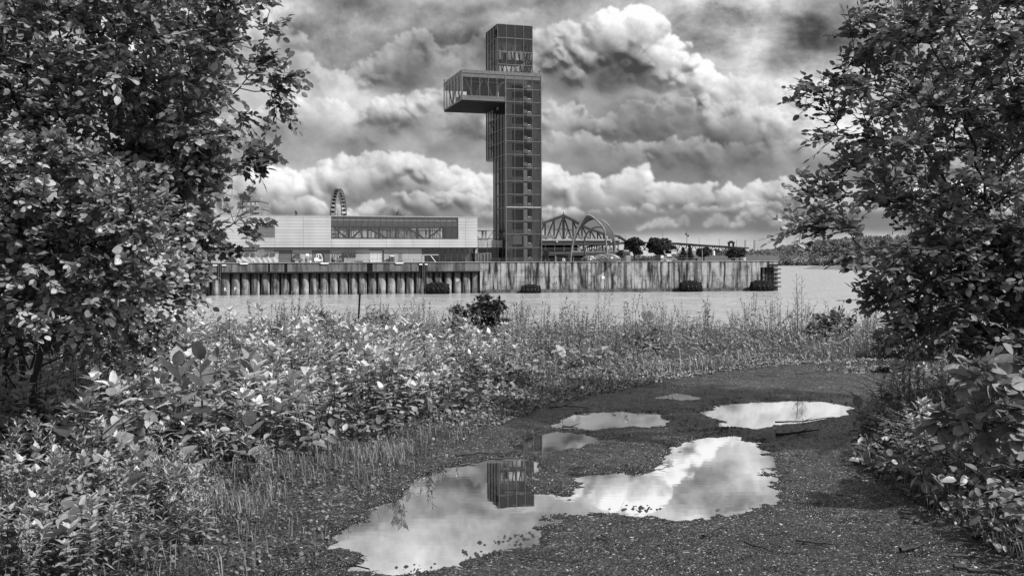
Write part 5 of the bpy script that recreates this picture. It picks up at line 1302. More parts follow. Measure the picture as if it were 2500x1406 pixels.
def ground_mat():
    m, nt, b, _ = new_mat('muddy_gravel')
    co = coords(nt)
    n1 = nnode(nt, 'ShaderNodeTexNoise', Scale=38.0, Detail=7.0, Roughness=0.7); nt.links.new(co, n1.inputs['Vector'])
    n2 = nnode(nt, 'ShaderNodeTexNoise', Scale=1.6, Detail=5.0, Roughness=0.6); nt.links.new(coords(nt, (.7, 1.3, 1)), n2.inputs['Vector'])
    vo = nnode(nt, 'ShaderNodeTexVoronoi', Scale=55.0); nt.links.new(co, vo.inputs['Vector'])
    n5 = nnode(nt, 'ShaderNodeTexNoise', Scale=11.0, Detail=8.0, Roughness=0.75); nt.links.new(coords(nt, (.8, 1.4, 1)), n5.inputs['Vector'])
    c = ramp(nt, n1.outputs[0], [(0.40, .007), (0.5, .024), (0.57, .07), (0.68, .34)])
    c = mul(nt, c, ramp(nt, n5.outputs[0], [(0.40, .18), (0.5, .7), (0.62, 1.7)]))
    sz = nt.nodes.new('ShaderNodeSeparateXYZ'); nt.links.new(co, sz.inputs[0])      # soaked soil at the water's edge is darker
    c = mul(nt, c, ramp(nt, nmap(nt, sz.outputs[2], GZ-.016, GZ+.022), [(0, .35), (1, 1.0)]))
    c = mul(nt, c, ramp(nt, n2.outputs[0], [(0.34, .22), (0.5, .8), (0.66, 1.9)]))
    c = mul(nt, c, ramp(nt, vo.outputs['Distance'], [(0.1, 1.2), (0.6, .6)]))
    nt.links.new(c, b.inputs['Base Color'])
    sx = nt.nodes.new('ShaderNodeSeparateXYZ'); nt.links.new(co, sx.inputs[0])
    wet = nt.nodes.new('ShaderNodeMapRange'); nt.links.new(sx.outputs[2], wet.inputs[0]); wet.inputs[1].default_value = GZ-.02; wet.inputs[2].default_value = GZ+.02
    wet.inputs[3].default_value = .12; wet.inputs[4].default_value = .46
    nt.links.new(wet.outputs[0], b.inputs['Roughness']); b.inputs['Specular IOR Level'].default_value = .6
    ad = nnode(nt, 'ShaderNodeMath', operation='ADD'); nt.links.new(n1.outputs[0], ad.inputs[0]); nt.links.new(vo.outputs['Distance'], ad.inputs[1])
    bump(nt, b, ad.outputs[0], 1.0, .02); return m
link_mesh('ground', fast_mesh('ground', V, F, smooth=True), ground_mat(), kind='structure', label='dark muddy gravel track and bank')
def puddle_mat():
    m = bpy.data.materials.new('puddle_water'); m.use_nodes = True; nt = m.node_tree; nt.nodes.clear()
    out = nt.nodes.new('ShaderNodeOutputMaterial'); gl = nt.nodes.new('ShaderNodeBsdfGlossy'); gl.inputs['Roughness'].default_value = .004; gl.inputs[0].default_value = g4(.95)
    df = nt.nodes.new('ShaderNodeBsdfDiffuse'); df.inputs[0].default_value = g4(.36)
    fr = nt.nodes.new('ShaderNodeFresnel'); fr.inputs[0].default_value = 1.9
    n = nnode(nt, 'ShaderNodeTexNoise', Scale=1.0, Detail=3.0); nt.links.new(coords(nt, (5, 14, 1)), n.inputs['Vector'])
    bp = nt.nodes.new('ShaderNodeBump'); bp.inputs['Strength'].default_value = .5; bp.inputs['Distance'].default_value = .00022
    nt.links.new(n.outputs[0], bp.inputs['Height']); nt.links.new(bp.outputs[0], gl.inputs['Normal'])
    ad = nnode(nt, 'ShaderNodeMath', operation='MULTIPLY_ADD', use_clamp=True); nt.links.new(fr.outputs[0], ad.inputs[0]); ad.inputs[1].default_value = .9; ad.inputs[2].default_value = .36
    mx = nt.nodes.new('ShaderNodeMixShader'); nt.links.new(ad.outputs[0], mx.inputs[0]); nt.links.new(df.outputs[0], mx.inputs[1]); nt.links.new(gl.outputs[0], mx.inputs[2])
    nt.links.new(mx.outputs[0], out.inputs[0]); return m
M_PUD = puddle_mat()
allp = dict(PP); allp['shiny wet mud at the lower left edge of the track'] = WETLEFT
used = []
for k, P in allp.items():
    c = P.mean(0); 
    Q2 = [tuple(c+(p-c)*(1+.28/max(.2, np.hypot(*(p-c))))) for p in P]
    zz_ = ZW-(.004 if 'shiny' in k else 0)+(-.0015 if 'wide' in k else 0)+(.001 if 'small' in k else 0)
    mb = MB(); mb.poly([(x, y, zz_) for x, y in Q2]); mb.build('puddle', M_PUD, kind='structure', label=k)

# ------------------------------------------------------------------ leaves
def T_ovate(w=.32, fold=.07, tipdroop=.08, toothed=False):
    m_ = [(0, 0, 0), (0, .3, -fold*.3), (0, .65, -fold*.2), (0, 1, -tipdroop)]
    L_ = [(-w*.62, .10, fold*.8), (-w, .34, fold), (-w*.95, .60, fold*.7), (-w*.52, .86, fold*.1-tipdroop*.4)]
    R_ = [(-x, y, z) for x, y, z in L_]
    v = np.array(m_+L_+R_); f = []
    for o, s in ((4, 1), (8, -1)):
        t = [(0, 1, o), (1, o+1, o), (1, 2, o+1), (2, o+2, o+1), (2, o+3, o+2), (2, 3, o+3)]
        f += [q if s > 0 else q[::-1] for q in t]
    return v, np.array(f)
def T_lance(w=.13, droop=.15):
    v = np.array([(0, 0, 0), (-w, .35, .03), (w, .35, .03), (-w*.7, .7, -droop*.4), (w*.7, .7, -droop*.4), (0, 1, -droop)])
    return v, np.array([(0, 2, 1), (1, 2, 4), (1, 4, 3), (3, 4, 5)])
def T_toothed(w=.36):      # coarse three-lobed leaf
    o = [(0, 0), (.14, .12), (.34, .10), (.30, .28), (.46, .42), (.28, .50), (.30, .68), (.14, .74), (0, 1)]
    r = [(x*w/.4, y, .05*x/.4-.10*y*y) for x, y in o]; l = [(-x, y, z) for x, y, z in r[1:-1]]
    v = np.array([(0, .4, -.03)]+r+l[::-1]); n = len(v)-1
    return v, np.array([(0, i, i % n+1) for i in range(1, n+1)])
def T_maple():
    o = [(0, 0), (.12, .08), (.42, -.02), (.36, .14), (.55, .22), (.40, .34), (.62, .62), (.36, .55), (.30, .68), (.18, .62), (.12, .84), (0, 1.02)]
    r = [(x, y, .04*abs(x)-.08*y*y) for x, y in o]; l = [(-x, y, z) for x, y, z in r[1:-1]]
    v = np.array([(0, .35, -.03)]+r+l[::-1]); n = len(v)-1
    return v, np.array([(0, i, i % n+1) for i in range(1, n+1)])
def T_round(): return T_ovate(.40, .05, .05)
def unit(a): return a/np.maximum(np.linalg.norm(a, axis=-1, keepdims=True), 1e-9)
def scatter(tm, pos, dr, up, sc):
    v, f = tm; y = unit(dr); x = unit(np.cross(y, up)); z = np.cross(x, y); n = len(pos)
    P = pos[:, None, :]+sc[:, None, None]*(v[None, :, 0:1]*x[:, None, :]+v[None, :, 1:2]*y[:, None, :]+v[None, :, 2:3]*z[:, None, :])
    Fc = (f[None]+(np.arange(n)*len(v))[:, None, None]).reshape(-1, 3)
    return P.reshape(-1, 3), Fc
def merge(parts):
    Vs, Fs, Ts = [], [], []; o = 0
    for V, F, t in parts: Vs.append(V); Fs.append(F+o); Ts.append(t); o += len(V)
    return np.concatenate(Vs), np.concatenate(Fs), np.concatenate(Ts)
def tubes(lines, sides=4):
    Vs, Fs = [], []; o = 0
    ang = np.arange(sides)*2*math.pi/sides; ca, sa = np.cos(ang), np.sin(ang)
    for P, r in lines:
        P = np.asarray(P, float); r = np.asarray(r, float); d = unit(np.gradient(P, axis=0))
        ref = np.array([.3, .2, .93]) if abs(d[0][2]) < .8 else np.array([1., .1, 0])
        a = unit(np.cross(d, ref)); b = np.cross(d, a)
        V = (P[:, None]+r[:, None, None]*(ca[None, :, None]*a[:, None]+sa[None, :, None]*b[:, None])).reshape(-1, 3)
        m = len(P); i, k = np.meshgrid(np.arange(m-1), np.arange(sides), indexing='ij'); k2 = (k+1) % sides
        F = np.stack([i*sides+k, i*sides+k2, (i+1)*sides+k2, (i+1)*sides+k], -1).reshape(-1, 4)
        Vs.append(V); Fs.append(F+o); o += len(V)
    return np.concatenate(Vs), np.concatenate(Fs)

M_BARK = plain('bark', .028, .85, 0, .5, 8.0)
M_STEM = plain('green_stem', .06, .7, 0, .3, 6.0)
L_LT = foliage('left_tree_leaves', .025, .42, .26, .5, .3)
L_BR = foliage('bright_shrub_leaves', .04, .54, .24, .5, .3)
L_RT = foliage('right_tree_leaves', .028, .44, .28, .5, .3)
L_DK = foliage('dark_leaves', .015, .06, .2, .5, .4)
L_HERB = foliage('herb_leaves', .07, .56, .22, .45, .5)
L_GOLD = foliage('narrow_leaves', .04, .40, .25, .5, .35)
L_MILK = foliage('milkweed_leaves', .14, .30, .3, .55, .3)
L_GRASS = foliage('grass_blades', .04, .36, .28, .5, .3)
L_COVER = foliage('cover_leaves', .025, .42, .18, .45, .5)

def inpoly(px, py, poly):
    c = False; n = len(poly)
    for i in range(n):
        x1, y1 = poly[i]; x2, y2 = poly[(i+1) % n]
        if (y1 > py) != (y2 > py) and px < (x2-x1)*(py-y1)/(y2-y1)+x1: c = not c
    return c
def ray(px, py, D): return np.array([(px-1250)/FPX*D, D, EYE+(hy(px)-py)/FPX*D])

def grow(name, label, cat, root, trunk, targets, leaf, lmat, size, ntw, nlf, twl, seed, tone=(0, 1), droop=.25, upb=.9, group=None, tr=.0035, toneclump=.6, base_r=.05):
    """a woody plant: limbs grown to every target, twigs round each limb end, leaves along the twigs"""
    rg = np.random.default_rng(seed); root = np.array(root, float)
    tr_ = [root+np.array(t, float) for t in trunk]
    nodes = [tr_[0]]; par = [-1]; dist = [0.0]
    def add(p, pr): nodes.append(p); par.append(pr); dist.append(dist[pr]+np.linalg.norm(p-nodes[pr])); return len(nodes)-1
    last = 0
    for p in tr_[1:]:
        seg = 4; a = nodes[last].copy()
        for k in range(1, seg+1): last = add(a+(p-a)*k/seg+rg.normal(size=3)*.01, last)
    T_ = sorted([np.array(t) for t in targets], key=lambda t: np.linalg.norm(t-tr_[-1])*.6+np.linalg.norm(t-tr_[0])*.4)
    chains = []; ends = []
    for t in T_:
        N = np.array(nodes); d = np.linalg.norm(N-t, axis=1)
        cost = d+.32*np.array(dist)+np.maximum(0, N[:, 2]-t[2])*.35
        i = int(np.argmin(cost)); s = nodes[i]; L0 = np.linalg.norm(t-s)
        if L0 < .05: continue
        k = max(2, int(L0/.16)); off = rg.normal(size=3)*L0*.10; off[2] = abs(off[2])*.5
        pr = i; pts = [s]
        for q in range(1, k+1):
            u = q/k; p = s+(t-s)*u+off*math.sin(u*math.pi)+rg.normal(size=3)*.012
            pr = add(p, pr); pts.append(p)
        ends.append((pts, pr)); chains.append((i, list(range(len(nodes)-k, len(nodes)))))
    w = np.zeros(len(nodes))
    haschild = np.zeros(len(nodes), bool)
    for i, p in enumerate(par):
        if p >= 0: haschild[p] = True
    for i in range(len(nodes)-1, 0, -1):
        if not haschild[i]: w[i] = 1
        w[par[i]] += w[i]
    rad = np.minimum(tr*np.maximum(w, 1)**.44+.0008, base_r)
    lines = []
    tp = [0]; 
    trunk_n = 1+4*(len(tr_)-1)
    lines.append((np.array(nodes[:trunk_n]), np.maximum(rad[:trunk_n], rad[min(trunk_n-1, len(rad)-1)]*.9)))
    for i, ch in chains:
        idx = [i]+ch; lines.append((np.array([nodes[q] for q in idx]), np.array([min(rad[q], rad[ch[0]]) for q in idx])))
    pos, dr, up, sc, tn = [], [], [], [], []
    for pts, _ in ends:
        ax = unit(pts[-1]-pts[0]); ct = rg.random()
        n_ = len(pts)
        for q in range(ntw):
            s = pts[int(n_*(.35+.65*rg.random()))-0 if n_ > 3 and rg.random() < .999 and int(n_*(.35+.65*.999)) < n_ else -1] if n_ > 2 else pts[-1]
            if q == 0: s = pts[-1]
            d = unit(ax*.9+rg.normal(size=3)*.62+np.array([0, 0, -.05])); L0 = twl*(.6+.7*rg.random())
            e = s+d*L0+np.array([0, 0, -droop*L0*.5]); mpt = (s+e)/2+np.array([0, 0, droop*L0*.18])
            lines.append((np.array([s, mpt, e]), np.array([.0032, .0024, .0014])))
            for j in range(nlf):
                u = .15+.85*(j+.5)/nlf; p = s+(e-s)*u if u < .5 else mpt+(e-mpt)*(2*u-1)
                if u < .5: p = s+(mpt-s)*2*u
                side = unit(np.cross(d, [0, 0, 1]))*(1 if j % 2 else -1)
                ld = unit(d*.55+side*.9+rg.normal(size=3)*.35+np.array([0, 0, -droop]))
                if j == nlf-1: ld = unit(d+rg.normal(size=3)*.2+np.array([0, 0, -droop]))
                pos.append(p); dr.append(ld); up.append(unit(np.array([0, 0, upb])+rg.normal(size=3)*.5)); sc.append(size*(.55+.75*rg.random()))
                tn.append(tone[0]+(tone[1]-tone[0])*min(1, max(0, toneclump*ct+(1-toneclump)*rg.random()))**1.25)
    o = empty(name, tuple(root), 0, label, cat, group)
    V, F = tubes(lines, 5)
    link_mesh('trunk', fast_mesh('trunk', V-root, F, smooth=True), M_BARK, o)
    lv, lf = scatter(leaf, np.array(pos), np.array(dr), np.array(up), np.array(sc))
    tnf = np.repeat(np.array(tn), len(leaf[1]))
    link_mesh('crown', fast_mesh('crown', lv-root, lf, tnf), lmat, o)
    return o
def fill(poly, n, D0, D1, seed, extra=(), zmin=GZ+.15):
    rg = np.random.default_rng(seed); out = []; xs = [p[0] for p in poly]; ys = [p[1] for p in poly]; k = 0
    while len(out) < n and k < n*60:
        k += 1; px, py = rg.uniform(min(xs), max(xs)), rg.uniform(min(ys), max(ys))
        if inpoly(px, py, poly):
            p = ray(px, py, rg.uniform(D0, D1))
            if p[2] > zmin: out.append(p)
    for e in extra: out.append(ray(*e))
    return out
gz0 = lambda x, y: float(ground_h(np.array([x]), np.array([y]))[0])
def rootp(px, D): x = (px-1250)/FPX*D; return (x, D, gz0(x, D)-.05)

# left: a tall tree whose boughs cover the upper left
polyL1 = [(-150, -160), (620, -160), (610, 20), (620, 60), (565, 130), (530, 200), (500, 260), (490, 330), (480, 400), (440, 420), (330, 380), (150, 360), (-150, 380)]
ex = [(665, 25, 9.5), (650, 80, 9.6), (630, 120, 9.8), (690, 195, 9.5), (655, 185, 9.5), (625, 165, 9.5), (675, 250, 9.5), (662, 225, 9.5), (600, 190, 9.4), (585, 270, 9.6)]
grow('tall_leafy_tree', 'tall tree with small toothed leaves filling the upper left corner', 'tree', rootp(60, 10.8), [(0, 0, 0), (-.1, 0, 1.2), (.1, -.2, 2.6), (.3, -.5, 4.2)],
     fill(polyL1, 420, 8.2, 11.5, 11, ex), T_ovate(.34), L_LT, .070, 9, 8, .27, 12, base_r=.11)
# left: maple behind, with lobed dark leaves
polyL2 = [(330, 330), (500, 320), (530, 370), (515, 430), (490, 500), (515, 545), (455, 580), (420, 590), (330, 560), (250, 480)]
ex = [(620, 400, 9.2), (640, 388, 9.2), (600, 372, 9.3), (590, 395, 9.2), (550, 330, 9.3), (570, 545, 9.0), (592, 540, 9.0), (520, 590, 9), (480, 600, 9), (450, 610, 9)]
grow('maple_tree', 'maple with dark lobed leaves reaching over the end of the terminal', 'tree', rootp(10, 9.9), [(0, 0, 0), (.1, -.1, 1.0), (.5, -.2, 1.9)],
     fill(polyL2, 100, 8.8, 9.8, 13, ex), T_maple(), L_LT, .088, 7, 5, .22, 14, tone=(0, .75), base_r=.07)
# left: bright broad shrub in front
polyL3 = [(-120, 370), (130, 360), (330, 440), (410, 520), (440, 600), (400, 670), (350, 720), (280, 770), (180, 785), (60, 760), (-120, 760)]
ex = [(440, 700, 8.2), (460, 645, 8.2), (425, 660, 8.2), (385, 740, 8.4), (330, 775, 8.2), (450, 712, 8.4), (420, 730, 8.3)]
grow('bright_shrub', 'tall shrub with paler rounded leaves in the middle of the left side', 'shrub', rootp(90, 8.6), [(0, 0, 0), (-.05, 0, .5), (.1, -.05, 1.0)],
     fill(polyL3, 330, 7.0, 9.0, 15, ex), T_round(), L_BR, .056, 9, 9, .23, 16, base_r=.06)
polyL4 = [(-120, 740), (150, 760), (300, 790), (330, 830), (200, 870), (-120, 900)]
grow('low_thicket_shrub', 'low dark shrub under the bright one at the left edge', 'shrub', rootp(40, 9.6), [(0, 0, 0), (0, 0, .3)],
     fill(polyL4, 50, 8.8, 10.6, 17, [(350, 800, 9.8), (380, 815, 9.8), (300, 815, 9.8)]), T_ovate(.3), L_LT, .07, 6, 6, .22, 18, tone=(0, .6), base_r=.04)
# foreground arching bare branch with a few leaves
grow('arching_branch', 'long thin dark branch arching over the plants at lower left', 'branch', rootp(60, 6.3), [(0, 0, 0), (.25, 0, .28), (.62, .1, .62)],
     [ray(330, 1005, 6.5), ray(400, 965, 6.6), ray(470, 940, 6.7), ray(520, 905, 6.8), ray(250, 1010, 6.5), ray(220, 1110, 6.3)], T_ovate(.33), L_LT, .085, 3, 4, .16, 19, tone=(.1, .6), tr=.004, base_r=.012)

# right: serviceberry with oval leaves, many stems rising from the lower right
polyR1 = [(2140, -150), (2650, -150), (2650, 640), (2480, 660), (2300, 610), (2190, 570), (2120, 540), (2110, 470), (2115, 400), (2100, 350), (2160, 320), (2120, 290), (2075, 250), (2085, 190), (2120, 130), (2140, 60)]
ex = [(1973, 222, 8.8), (2013, 228, 8.8), (2043, 215, 8.8), (2023, 280, 8.8), (2043, 300, 8.8), (2038, 330, 8.8), (2083, 90, 9), (2098, 60, 9), (2063, 175, 8.8), (1983, 485, 8.2), (2023, 475, 8.2), (2008, 515, 8.2), (2048, 500, 8.2), (1953, 552, 8.0), (1988, 550, 8.0), (2023, 560, 8.0), (2058, 560, 8.0), (2088, 575, 8.0), (2063, 395, 8.6), (2073, 420, 8.6), (2058, 440, 8.6), (2098, 610, 8), (2138, 600, 8)]
for i, rx in enumerate((2440,)):
    grow('serviceberry_tree', 'spreading tree with oval leaves and dark bare limbs at the right', 'tree', rootp(2520, 9.2), [(0, 0, 0), (-.05, 0, .8), (-.15, -.1, 1.3)],
     fill(polyR1, 370, 7.8, 10.8, 25, ex), T_ovate(.36, .05, .03), L_RT, .064, 9, 8, .25, 26, droop=.05, upb=1.2, base_r=.075)
polyR2 = [(2200, 600), (2650, 560), (2650, 900), (2420, 880), (2320, 830), (2250, 790), (2200, 750), (2160, 700)]
ex = [(2135, 740, 8.4), (2160, 735, 8.4), (2185, 715, 8.4), (2180, 680, 8.4), (2200, 760, 8.4), (2250, 790, 8.4), (2220, 800, 8.4)]
grow('dark_shrub', 'dense dark shrub below the spreading tree at the right edge', 'shrub', rootp(2450, 8.8), [(0, 0, 0), (0, 0, .3), (-.05, 0, .6)],
     fill(polyR2, 240, 7.9, 9.8, 27, ex), T_ovate(.34), L_RT, .064, 9, 8, .24, 28, tone=(0, .7), base_r=.05)
# right: big-leaved dogwood near the lower right edge
polyR3 = [(2360, 930), (2420, 900), (2560, 880), (2560, 1080), (2440, 1090), (2370, 1060)]
grow('dogwood_shrub', 'bush with large pale ribbed leaves at the right edge of the track', 'shrub', rootp(2500, 6.6), [(0, 0, 0), (-.02, 0, .2)],
     fill(polyR3, 26, 6.1, 6.9, 29, [(2310, 1015, 6.6), (2340, 1030, 6.6)]), T_ovate(.38, .06, .06), L_MILK, .105, 5, 4, .14, 30, tone=(.3, .8), base_r=.02)

# ------------------------------------------------------------------ herbs: one of each kind, then copies
def herb(kind, seed):
    rg = np.random.default_rng(seed); lines = []; pos = []; dr = []; up = []; sc = []; tn = []
    def leaf_at(p, az, el, s, t): 
        pos.append(p); dr.append([math.cos(az)*math.cos(el), math.sin(az)*math.cos(el), math.sin(el)]); up.append([-math.cos(az)*math.sin(el)*.8, -math.sin(az)*math.sin(el)*.8, 1.0]); sc.append(s); tn.append(t)
    dim = 1.0
    if kind == 'dim': kind = 'broad'; dim = .65
    if kind == 'broad':
        for k in range(rg.integers(2, 5)):
            o = rg.normal(size=2)*.06; h = rg.uniform(.30, .6); lean = rg.normal(size=2)*.06
            P = np.array([[o[0], o[1], 0], [o[0]+lean[0]*.4, o[1]+lean[1]*.4, h*.5], [o[0]+lean[0], o[1]+lean[1], h]]); lines.append((P, [.006, .005, .003]))
            a0 = rg.random()*6
            for w in range(8):
                u = .2+.8*w/7; p = P[0]+(P[2]-P[0])*u
                for s in range(2 if w < 6 else 5):
                    az = a0+w*1.57+s*(3.14 if w < 6 else 1.26)+rg.normal()*.25
                    leaf_at(p, az, (-.1+.08*w+rg.normal()*.2) if w < 6 else .45+.35*(w-6)+rg.normal()*.25, rg.uniform(.07, .125)*(1 if w > 1 else .8), (.5*rg.random()+.08*w)*dim)
        tm = T_toothed(.26) if seed % 2 else T_ovate(.22, .06, .16); mat = L_HERB
    elif kind == 'lance':
        for k in range(rg.integers(2, 5)):
            o = rg.normal(size=2)*.07; h = rg.uniform(.55, .95); lean = rg.normal(size=2)*.09
            P = np.array([[o[0], o[1], 0], [o[0]+lean[0]*.35, o[1]+lean[1]*.35, h*.55], [o[0]+lean[0], o[1]+lean[1], h]]); lines.append((P, [.005, .004, .002]))
            for w in range(30):
                u = .12+.88*w/29; p = P[0]+(P[1]-P[0])*min(1, 2*u) if u < .5 else P[1]+(P[2]-P[1])*(2*u-1)
                leaf_at(p, w*2.4+rg.normal()*.3, .35+.5*u+rg.normal()*.2-(.4 if w < 10 else 0), rg.uniform(.08, .15)*(1.15-.5*u), rg.random()*.7+.3*u)
        tm = T_lance(.13, .15); mat = L_GOLD
    elif kind == 'milk':
        P = np.array([[0, 0, 0], [.02, 0, .35], [.0, .02, .62]]); lines.append((P, [.009, .008, .005])); a0 = rg.random()*6
        for w in range(6):
            u = .25+.75*w/5; p = P[0]+(P[2]-P[0])*u
            for s in range(2):
                leaf_at(p, a0+w*1.5+s*3.14+rg.normal()*.15, .25+.16*w, rg.uniform(.17, .24)*(1 if w < 5 else .7), rg.random())
        tm = T_ovate(.30, .05, .04); mat = L_MILK
    elif kind == 'dock':
        for k in range(5):
            o = rg.normal(size=2)*.10; h = rg.uniform(.6, .85); P = np.array([[o[0], o[1], 0], [o[0]*1.2, o[1]*1.2, h*.5], [o[0]*1.5, o[1]*1.5, h]]); lines.append((P, [.005, .004, .003]))
            for w in range(46): leaf_at(P[1]+(P[2]-P[1])*(w/45)+rg.normal(size=3)*.014, rg.random()*6.3, rg.uniform(-.3, 1), .032, rg.random()*.3)
            for w in range(4): leaf_at(P[0]+(P[1]-P[0])*rg.random(), rg.random()*6.3, .5, .12, .5)
        tm = T_lance(.22, .1); mat = L_DK
    elif kind == 'spire':
        for k in range(3):
            o = rg.normal(size=2)*.08; h = rg.uniform(.95, 1.25); P = np.array([[o[0], o[1], 0], [o[0], o[1], h*.5], [o[0]*1.3, o[1]*1.3, h]]); lines.append((P, [.005, .004, .002]))
            for w in range(16):
                q = P[0]+(P[2]-P[0])*(.3+.7*w/16); az = w*2.4; e = q+np.array([math.cos(az)*.09, math.sin(az)*.09, .1])*(1.2-.6*w/16); lines.append((np.array([q, (q+e)/2, e]), [.002, .0015, .001]))
                for z in range(5): leaf_at(q+(e-q)*(z+1)/5, az+rg.normal(), .6, .028, rg.random()*.6)
        tm = T_lance(.28, .1); mat = L_GOLD
    elif kind == 'burdock':
        for w in range(8):
            az = w*.8+rg.normal()*.2; L0 = rg.uniform(.18, .3); e = np.array([math.cos(az)*L0, math.sin(az)*L0, rg.uniform(.14, .32)]); lines.append((np.array([[0, 0, 0], e*[.5, .5, .75], e]), [.008, .006, .004]))
            leaf_at(e, az, .25+rg.normal()*.45, rg.uniform(.16, .28), .1+rg.random()*.5)
        tm = T_ovate(.42, .10, .14); mat = L_HERB
    elif kind == 'fern':
        for w in range(9):
            az = w*.7+rg.normal()*.2; L0 = rg.uniform(.3, .5)
            P = np.array([[0, 0, 0], [math.cos(az)*L0*.4, math.sin(az)*L0*.4, L0*.6], [math.cos(az)*L0, math.sin(az)*L0, L0*.75]]); lines.append((P, [.003, .0025, .001]))
            for z in range(12):
                u = .25+.75*z/11; p = P[0]+(P[1]-P[0])*2*u if u < .5 else P[1]+(P[2]-P[1])*(2*u-1)
                for s in (-1, 1): leaf_at(p, az+s*1.25, .05, .10*(1.1-u), .3+rg.random()*.5)
        tm = T_lance(.16, .08); mat = L_GOLD
    V, F = tubes(lines, 4); sm = fast_mesh('stem', V, F)
    lv, lf = scatter(tm, np.array(pos), np.array(dr), np.array(up), np.array(sc)); lm_ = fast_mesh('foliage', lv, lf, np.repeat(np.clip(tn, 0, 1), len(tm[1])))
    return sm, lm_, mat
def make_herb(name, kind, seed, label, cat, group):
    sm, lm_, mat = herb(kind, seed); r = empty(name, (0, 0, 0), 0, label, cat, group)
    link_mesh('stem', sm, M_STEM, r); link_mesh('foliage', lm_, mat, r); return r
def plant_all(name, kind, nvar, spots, label, cat, group, seed, smin=.8, smax=1.2):
    rg = np.random.default_rng(seed); protos = [make_herb(name, kind, seed*10+i, 'x' if callable(label) else label, cat, group) for i in range(nvar)]
    for i, (x, y) in enumerate(spots):
        o = protos[i] if i < nvar else copy_tree(protos[i % nvar])
        if callable(label): o['label'] = label(x, y)
        s = rg.uniform(smin, smax); o.location = (x, y, gz0(x, y)-.01); o.rotation_euler = (rg.normal()*.06, rg.normal()*.06, rg.random()*6.28); o.scale = (s, s, s*rg.uniform(.9, 1.1))
def zone(what, cuts, front, far):
    """where a plant stands, named by things one can find"""
    def f(x, y):
        px = 1250+FPX*x/y; w = [n for a, n in cuts if px < a][0]
        return what+' '+w+', '+(front if y < 8.6 else 'midway' if y < 10.8 else 'further back' if y < 13.2 else far)
    return f
def spots(poly, n, seed, mind=.0):
    rg = np.random.default_rng(seed); P = polyW(poly); out = []; k = 0
    lo, hi = P.min(0), P.max(0)
    while len(out) < n and k < n*200:
        k += 1; x, y = rg.uniform(lo[0], hi[0]), rg.uniform(lo[1], hi[1])
        if inpoly(x, y, [tuple(p) for p in P]) and all((x-a)**2+(y-b)**2 > mind*mind for a, b in out): out.append((x, y))
    return out
BED = [(60, 935), (420, 885), (760, 868), (1080, 882), (1320, 930), (1190, 975), (1050, 1040), (960, 1070), (830, 1100), (720, 1130), (600, 1150), (430, 1180), (200, 1190), (-150, 1200), (-150, 1000)]
plant_all('leafy_herb', 'broad', 7, spots(BED, 290, 31, .20), zone('bright broad leaved herb', [(250, 'by the left edge'), (480, 'below the bright shrub'), (700, 'beside the milkweeds'), (900, 'below the dark docks'), (1100, 'below the slanting post'), (9999, 'at the right end of the bed')], 'in front', 'toward the water'), 'herb', 'bright leafy herbs in the bed left of the track', 3, .6, 1.35)
BACK = [(350, 830), (700, 822), (1200, 822), (1700, 822), (2300, 822), (2600, 824), (2560, 858), (2150, 860), (1800, 868), (1600, 884), (1400, 905), (1250, 890), (1000, 862), (600, 862)]
plant_all('mixed_weed', 'lance', 4, spots(BED, 60, 41, .3), zone('narrow leaved weed among the bright herbs', [(300, 'by the left edge'), (600, 'beside the milkweeds'), (900, 'below the docks'), (9999, 'at the right end')], 'in front', 'toward the water'), 'weed', 'narrow leaved weeds among the bright herbs', 14, .5, .85)
plant_all('tall_weed', 'lance', 7, spots(BACK, 240, 33, .2), zone('narrow leaved weed on the bank', [(500, 'under the left trees'), (850, 'left of the slanting post'), (1150, 'between post and dark bushes'), (1400, 'below the tower'), (1560, 'by the dark weed spires'), (1800, 'by the tall milkweed'), (2000, 'near the airy spires'), (9999, 'near the right trees')], 'close', 'by the water'), 'weed', 'narrow leaved weeds along the water edge', 4, .42, .92)
RIGHT = [(2360, 930), (2250, 985), (2190, 1060), (2190, 1140), (2290, 1220), (2420, 1290), (2600, 1370), (2700, 1200), (2700, 900), (2400, 890)]
plant_all('arching_weed', 'lance', 5, spots(RIGHT, 95, 35, .22), zone('narrow leaved weed right of the track', [(2200, 'by the oval puddle'), (2350, 'near the ferns'), (2480, 'before the dogwood'), (9999, 'at the right edge')], 'in front', 'under the dark shrub'), 'weed', 'narrow leaved weeds at the right edge of the track', 5, .4, .8)
plant_all('fern', 'fern', 3, spots([(2130, 1000), (2300, 960), (2450, 1150), (2500, 1280), (2300, 1210), (2180, 1120)], 16, 36, .3), zone('feathery fern right of the track', [(2230, 'at the track edge'), (2350, 'in the middle'), (9999, 'near the dogwood')], 'in front', 'under the dark shrub'), 'fern', 'ferns at the right edge of the track', 6)
plant_all('leafy_herb', 'broad', 3, spots([(2150, 980), (2350, 930), (2600, 1000), (2600, 1330), (2300, 1200), (2170, 1100)], 24, 37, .3), zone('broad leaved herb right of the track', [(2250, 'by the track edge'), (2420, 'before the dogwood'), (9999, 'at the right edge')], 'in front', 'under the dark shrub'), 'herb', 'broad leaved herbs right of the track', 7, .6, .9)
def one(name, kind, px, py, label, cat, seed, s, lean=0.0):
    r = make_herb(name, kind, seed, label, cat, None); x, y = GP(px, py); r.location = (x, y, gz0(x, y)); r.scale = (s, s, s); r.rotation_euler = (0, lean, seed*.7); return r
one('milkweed', 'milk', 440, 1130, 'milkweed with large dark oval leaves, leftmost of the pair in the bright bed', 'milkweed', 101, 1.12)
one('milkweed', 'milk', 495, 1120, 'milkweed with big oval leaves crowding the leftmost one', 'milkweed', 102, 1.18)
one('milkweed', 'milk', 610, 1090, 'milkweed with dark oval leaves, right of the pair in the bright bed', 'milkweed', 103, 1.12)
